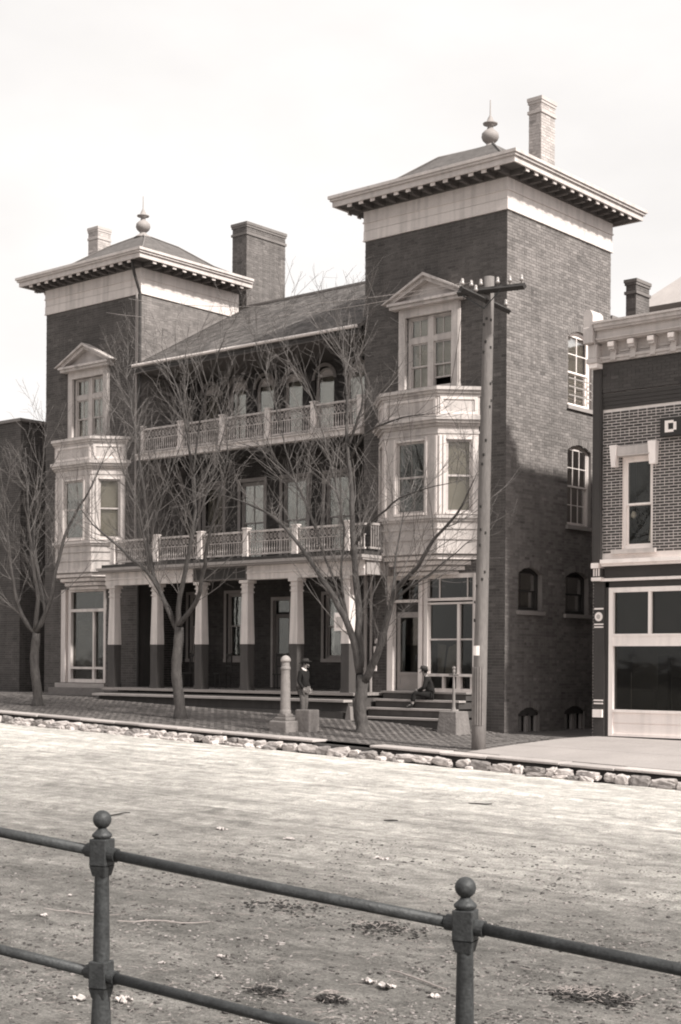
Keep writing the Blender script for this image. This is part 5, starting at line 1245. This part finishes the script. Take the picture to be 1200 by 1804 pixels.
stand = dict(pelvis=(0, 0, .76), waist=(0, -.01, .89), chest=(0, -.02, 1.07), neckb=(0, -.02, 1.2), neck=(0, -.045, 1.26), skull=(0, -.075, 1.36), crown=(0, -.06, 1.44), face=(0, -1, -.35),
             shL=(.15, -.01, 1.15), elL=(.19, .02, .92), wrL=(.16, -.10, .74), paL=(.14, -.13, .67), shR=(-.15, -.01, 1.15), elR=(-.19, .01, .92), wrR=(-.16, -.12, .74), paR=(-.14, -.15, .67),
             hipL=(.075, 0, .72), knL=(.08, -.03, .40), anL=(.08, .01, .09), toL=(.09, -.13, .035), hipR=(-.075, 0, .72), knR=(-.085, -.05, .40), anR=(-.09, -.05, .09), toR=(-.1, -.19, .035))
person((-4.38, -2.42, gz(-4.4, -2.4)), pi/2+.15, stand, 'boy in dark jacket, white collar and brimmed hat standing in front of the porch', 'cloth_grey')
sit = dict(pelvis=(0, 0, .12), waist=(0, -.03, .26), chest=(0, -.10, .44), neckb=(0, -.13, .56), neck=(0, -.16, .61), skull=(0, -.19, .70), crown=(0, -.18, .78), face=(0, -1, -.25),
           shL=(.15, -.10, .52), elL=(.2, -.16, .3), wrL=(.12, -.32, .22), paL=(.08, -.38, .2), shR=(-.15, -.10, .52), elR=(-.2, -.16, .3), wrR=(-.1, -.33, .23), paR=(-.07, -.39, .2),
           hipL=(.09, -.04, .11), knL=(.12, -.40, .17), anL=(.10, -.46, -.13), toL=(.10, -.58, -.19), hipR=(-.09, -.04, .11), knR=(-.10, -.42, .18), anR=(-.10, -.50, -.13), toR=(-.1, -.62, -.19))
person((-1.82, -.52, .79), -pi/2+.55, sit, 'boy in dark clothes and hat sitting on the plank steps of the shop', 'cloth_dark', 'cloth_grey')

# ------------------------------------------------------------ iron railing in the foreground
RP = [Vector((12.628, -25.547, .936)), Vector((14.564, -25.15, .746)), Vector((16.50, -24.753, .562)), Vector((18.436, -24.356, .378))]
rail = empty('iron_railing', (15.5, -25, -.45), 'iron pipe railing with ball topped posts across the foreground', 'railing')
dirv = (RP[2]-RP[1]); ang = math.atan2(dirv.y, dirv.x)
for k, p in enumerate(RP):
    gzp = roadz(p.x, p.y)-.25; H0 = p.z-gzp
    def fl_(zr): return p.z+zr
    sp_ = MB(); sp_.lathe((p.x, p.y, 0), [(.062, gzp), (.055, p.z-.95), (.044, p.z-.72), (.042, p.z-.66), (.041, p.z-.52), (.042, p.z-.5), (.036, p.z-.1), (.038, p.z-.085), (.038, p.z+.071), (.05, p.z+.08), (.05, p.z+.092), (.036, p.z+.105), (.026, p.z+.115), (.02, p.z+.125)], 20)
    pst = sp_.build('post', 'iron', rail, smooth=True)
    ca, sa = cos(ang+.1), sin(ang+.1)
    def tfb(u, w, z): return (p.x+u*ca-w*sa, p.y+u*sa+w*ca, z)
    for zz, hh_ in ((p.z, .085), (p.z-.609, .085)):
        c_ = MB((tfb, False)); c_.box(-.047, .047, -.047, .047, zz-hh_+.02, zz+.07); i_ = len(c_.v)
        for (h_, z_) in ((.047, zz-hh_+.0195), (.036, zz-hh_-.03)): c_.v += [tfb(-h_, -h_, z_), tfb(h_, -h_, z_), tfb(h_, h_, z_), tfb(-h_, h_, z_)]
        for j in range(4): c_.f.append((i_+j, i_+(j+1) % 4, i_+4+(j+1) % 4, i_+4+j)); c_.tone.append(1)
        c_.build('collar', 'iron', pst, bevel=.006)
    b_ = MB(); b_.lathe((p.x, p.y, p.z+.165), [(.012, -.045)]+[(.0465*sin(pi*j/14), -.0465*cos(pi*j/14)) for j in range(2, 14)]+[(.003, .0465)], 24); b_.build('ball_finial', 'iron', pst, smooth=True)
for k in range(3):
    a, b_ = RP[k], RP[k+1]; d_ = (b_-a).normalized()
    for dz in (0, -.609):
        A_ = a+Vector((0, 0, dz))+d_*.04; B2 = b_+Vector((0, 0, dz))-d_*.04
        m_ = MB(); m_.tube([A_, A_.lerp(B2, .5)-Vector((0, 0, .004)), B2], .0265, 18); r_ = m_.build('rail', 'iron', rail, smooth=True)
        MB().tube([A_, A_+d_*.05], .036, 16).build('socket', 'iron', r_); MB().tube([B2-d_*.05, B2], .036, 16).build('socket', 'iron', r_)

# ------------------------------------------------------------ litter on the street
def in_view(rnd, d0, d1):
    """a ground point between two distances from the railing side, within the street seen"""
    d_ = d0+(d1-d0)*rnd.random()**1.6; s_ = rnd.uniform(-.26, .26)
    p = Vector((20.253, -30.027, 0))+(fw+r0*s_)*d_; return p.x, p.y, d_
rnd = random.Random(77); cl = MB(); cd = MB(); stw = MB()
for k in range(26000):
    x_, y_, d_ = in_view(rnd, 8.3, 18)
    if y_ > -6.3: continue
    if noise.noise(Vector((x_*1.1, y_*1.1, 0)))+.5*noise.noise(Vector((x_*3, y_*3, 0))) < rnd.uniform(-.5, .45): continue
    sz = abs(rnd.gauss(0, .0062))+.0022
    mb = cd if rnd.random() < .52 else cl
    if mb is cl and rnd.random() < .4: sz *= .6
    mb.t = 1; mb.rock((x_, y_, rough_z(x_, y_)+sz*.15), sz*rnd.uniform(.8, 1.8), sz*rnd.uniform(.8, 1.6), sz*.55, seed=k, n=5, rings=3)
for k in range(1900):
    x_, y_, d_ = in_view(rnd, 8.3, 21)
    if y_ > -7: continue
    an = rnd.gauss(.2, .9); L = rnd.uniform(.02, .10); z_ = rough_z(x_, y_)+.012; dx, dy = cos(an)*L/2, sin(an)*L/2
    stw.tube([(x_-dx, y_-dy, z_+rnd.uniform(-.004, .01)), (x_+rnd.uniform(-.01, .01), y_, z_+.008), (x_+dx, y_+dy, z_+rnd.uniform(-.004, .01))], rnd.uniform(.0009, .0021), 4, cap=False)
M['clod_l'] = mat('pale_pebble', .20, .95, .5, 20); M['clod_d'] = mat('dark_clod', .055, .95, .5, 20)
tag(cl.build('pebbles', 'clod_l'), 'scattered pale pebbles on the dirt street', 'pebbles', kind='stuff'); tag(cd.build('clods', 'clod_d'), 'scattered dark clods of soil on the dirt street', 'soil clods', kind='stuff')
tag(stw.build('straw', 'straw'), 'loose bits of straw trodden into the street', 'straw', kind='stuff')

def scrap(x_, y_, s, lab, seed, m='debris_l'):
    """crumpled rag or paper: a small wavy sheet with thickness"""
    rnd = random.Random(seed); m_ = MB(); z_ = rough_z(x_, y_); n_ = 6; g_ = []
    for j in range(n_+1):
        for i_ in range(n_+1):
            u_ = (i_/n_-.5)*s*rnd.uniform(.85, 1.15); v_ = (j/n_-.5)*s*.7*rnd.uniform(.85, 1.15); g_.append((x_+u_, y_+v_, z_+.012+abs(noise.noise(Vector((u_*30, v_*30, seed))))*s*.42))
    m_.v = g_+[(a, b_, c_-.006) for a, b_, c_ in g_]; o_ = (n_+1)**2
    for j in range(n_):
        for i_ in range(n_):
            if rnd.random() < .22 and (i_ in (0, n_-1) or j in (0, n_-1)): continue
            a = j*(n_+1)+i_; m_.f += [(a, a+1, a+n_+2, a+n_+1), (o_+a, o_+a+n_+1, o_+a+n_+2, o_+a+1)]; m_.tone += [1, 1]
    o = m_.build('scrap', m, origin=(x_, y_, z_)); tag(o, lab, 'scrap', 'scraps littering the street')
for i, (x_, y_, s, lab) in enumerate([
    (14.20, -22.41, .13, 'crumpled pale scrap left of the right railing post at the bottom'), (14.02, -22.36, .09, 'smaller pale scrap beside the crumpled one near the bottom'), (14.58, -22.39, .08, 'rounded white scrap close to the foot of the right railing post'),
    (12.69, -22.42, .07, 'white scrap between the two railing posts, left of centre'), (13.20, -22.96, .06, 'small white scrap just above the lower rail'), (8.42, -17.0, .12, 'pale flat scrap far out on the street beyond the top rail'),
    (10.14, -17.4, .16, 'pale torn paper lying mid street right of centre'), (9.86, -21.48, .05, 'tiny bright scrap left of the left railing post'), (10.62, -22.37, .07, 'pale scrap low at the left of the left post'),
    (13.23, -23.83, .12, 'white scrap at the bottom edge right of the left post'), (13.05, -24.01, .1, 'pale scrap at the bottom edge beside the left post'), (12.57, -22.89, .06, 'thin pale scrap between the rails right of the left post'), (7.2, -16.9, .14, 'pale patch of paper beyond the left railing post')]):
    scrap(x_, y_, s, lab, 50+i)
def stick(a, b_, r_, lab, m='debris_d'):
    pts = []
    for k in range(7):
        t_ = k/6; x_ = a[0]+(b_[0]-a[0])*t_+.015*sin(k*2.1); y_ = a[1]+(b_[1]-a[1])*t_; pts.append((x_, y_, rough_z(x_, y_)+r_+.012))
    o = MB().tube(pts, [r_*(.7+.3*sin(pi*k/6)) for k in range(7)], 7).build('stick', m, origin=pts[0]); tag(o, lab, 'stick', 'sticks lying on the street')
stick((5.08, -17.06), (5.36, -16.78), .010, 'dark stick lying behind the ball of the left railing post')
stick((7.22, -11.65), (7.48, -11.4), .012, 'dark stick far out on the pale road at the right')
stick((7.9, -14.55), (8.02, -14.4), .012, 'short dark twig in the middle of the street')
stick((11.2, -22.1), (11.75, -21.6), .006, 'thin pale straw stalk right of the left post', 'straw')
stick((13.9, -22.0), (14.5, -22.15), .007, 'pale stalk near the right railing post', 'straw')
stick((10.4, -22.2), (11.0, -21.9), .005, 'thin pale stalk crossing above the lower left rail', 'straw')
def pile(x_, y_, s, n_, lab, seed, mm=('debris_d', 'straw')):
    rnd = random.Random(seed); root = empty('leaf_pile', (x_, y_, rough_z(x_, y_)), lab, 'leaf pile', 'piles of litter on the street'); A_ = MB(); B2 = MB()
    for k in range(n_):
        u_, v_ = rnd.gauss(0, s), rnd.gauss(0, s*.6); h_ = max(0, .035*(1-(u_*u_+v_*v_)/(s*s*3))); q = rnd.uniform(.005, .017)
        mb = A_ if rnd.random() < .8 else B2
        if mb is A_: mb.rock((x_+u_, y_+v_, rough_z(x_+u_, y_+v_)+h_), q*1.3, q, q*.5, seed=seed*1000+k, n=5, rings=3, jit=.4)
        else: a_ = rnd.uniform(0, 6.3); mb.tube([(x_+u_-q*2*cos(a_), y_+v_-q*2*sin(a_), rough_z(x_, y_)+h_+.02), (x_+u_+q*2*cos(a_), y_+v_+q*2*sin(a_), rough_z(x_, y_)+h_+.03)], .002, 4)
    A_.build('leaves', mm[0], root, kind='stuff')
    if B2.v: B2.build('stalks', mm[1], root, kind='stuff')
pile(14.15, -22.91, .06, 320, 'black clump of litter at the bottom centre', 1)
pile(13.75, -23.05, .10, 120, 'thin dark litter left of the black clump at the bottom', 5)
pile(15.27, -21.63, .17, 620, 'dark leaf pile with straw at the bottom right', 2)
pile(12.87, -20.75, .22, 260, 'dark trodden litter left of the right railing post', 3)
pile(11.6, -20.6, .25, 220, 'loose dark litter in the middle between the two posts', 4)

scene.cycles.filter_width = 2.0
scene.render.resolution_x = 681; scene.render.resolution_y = 1024
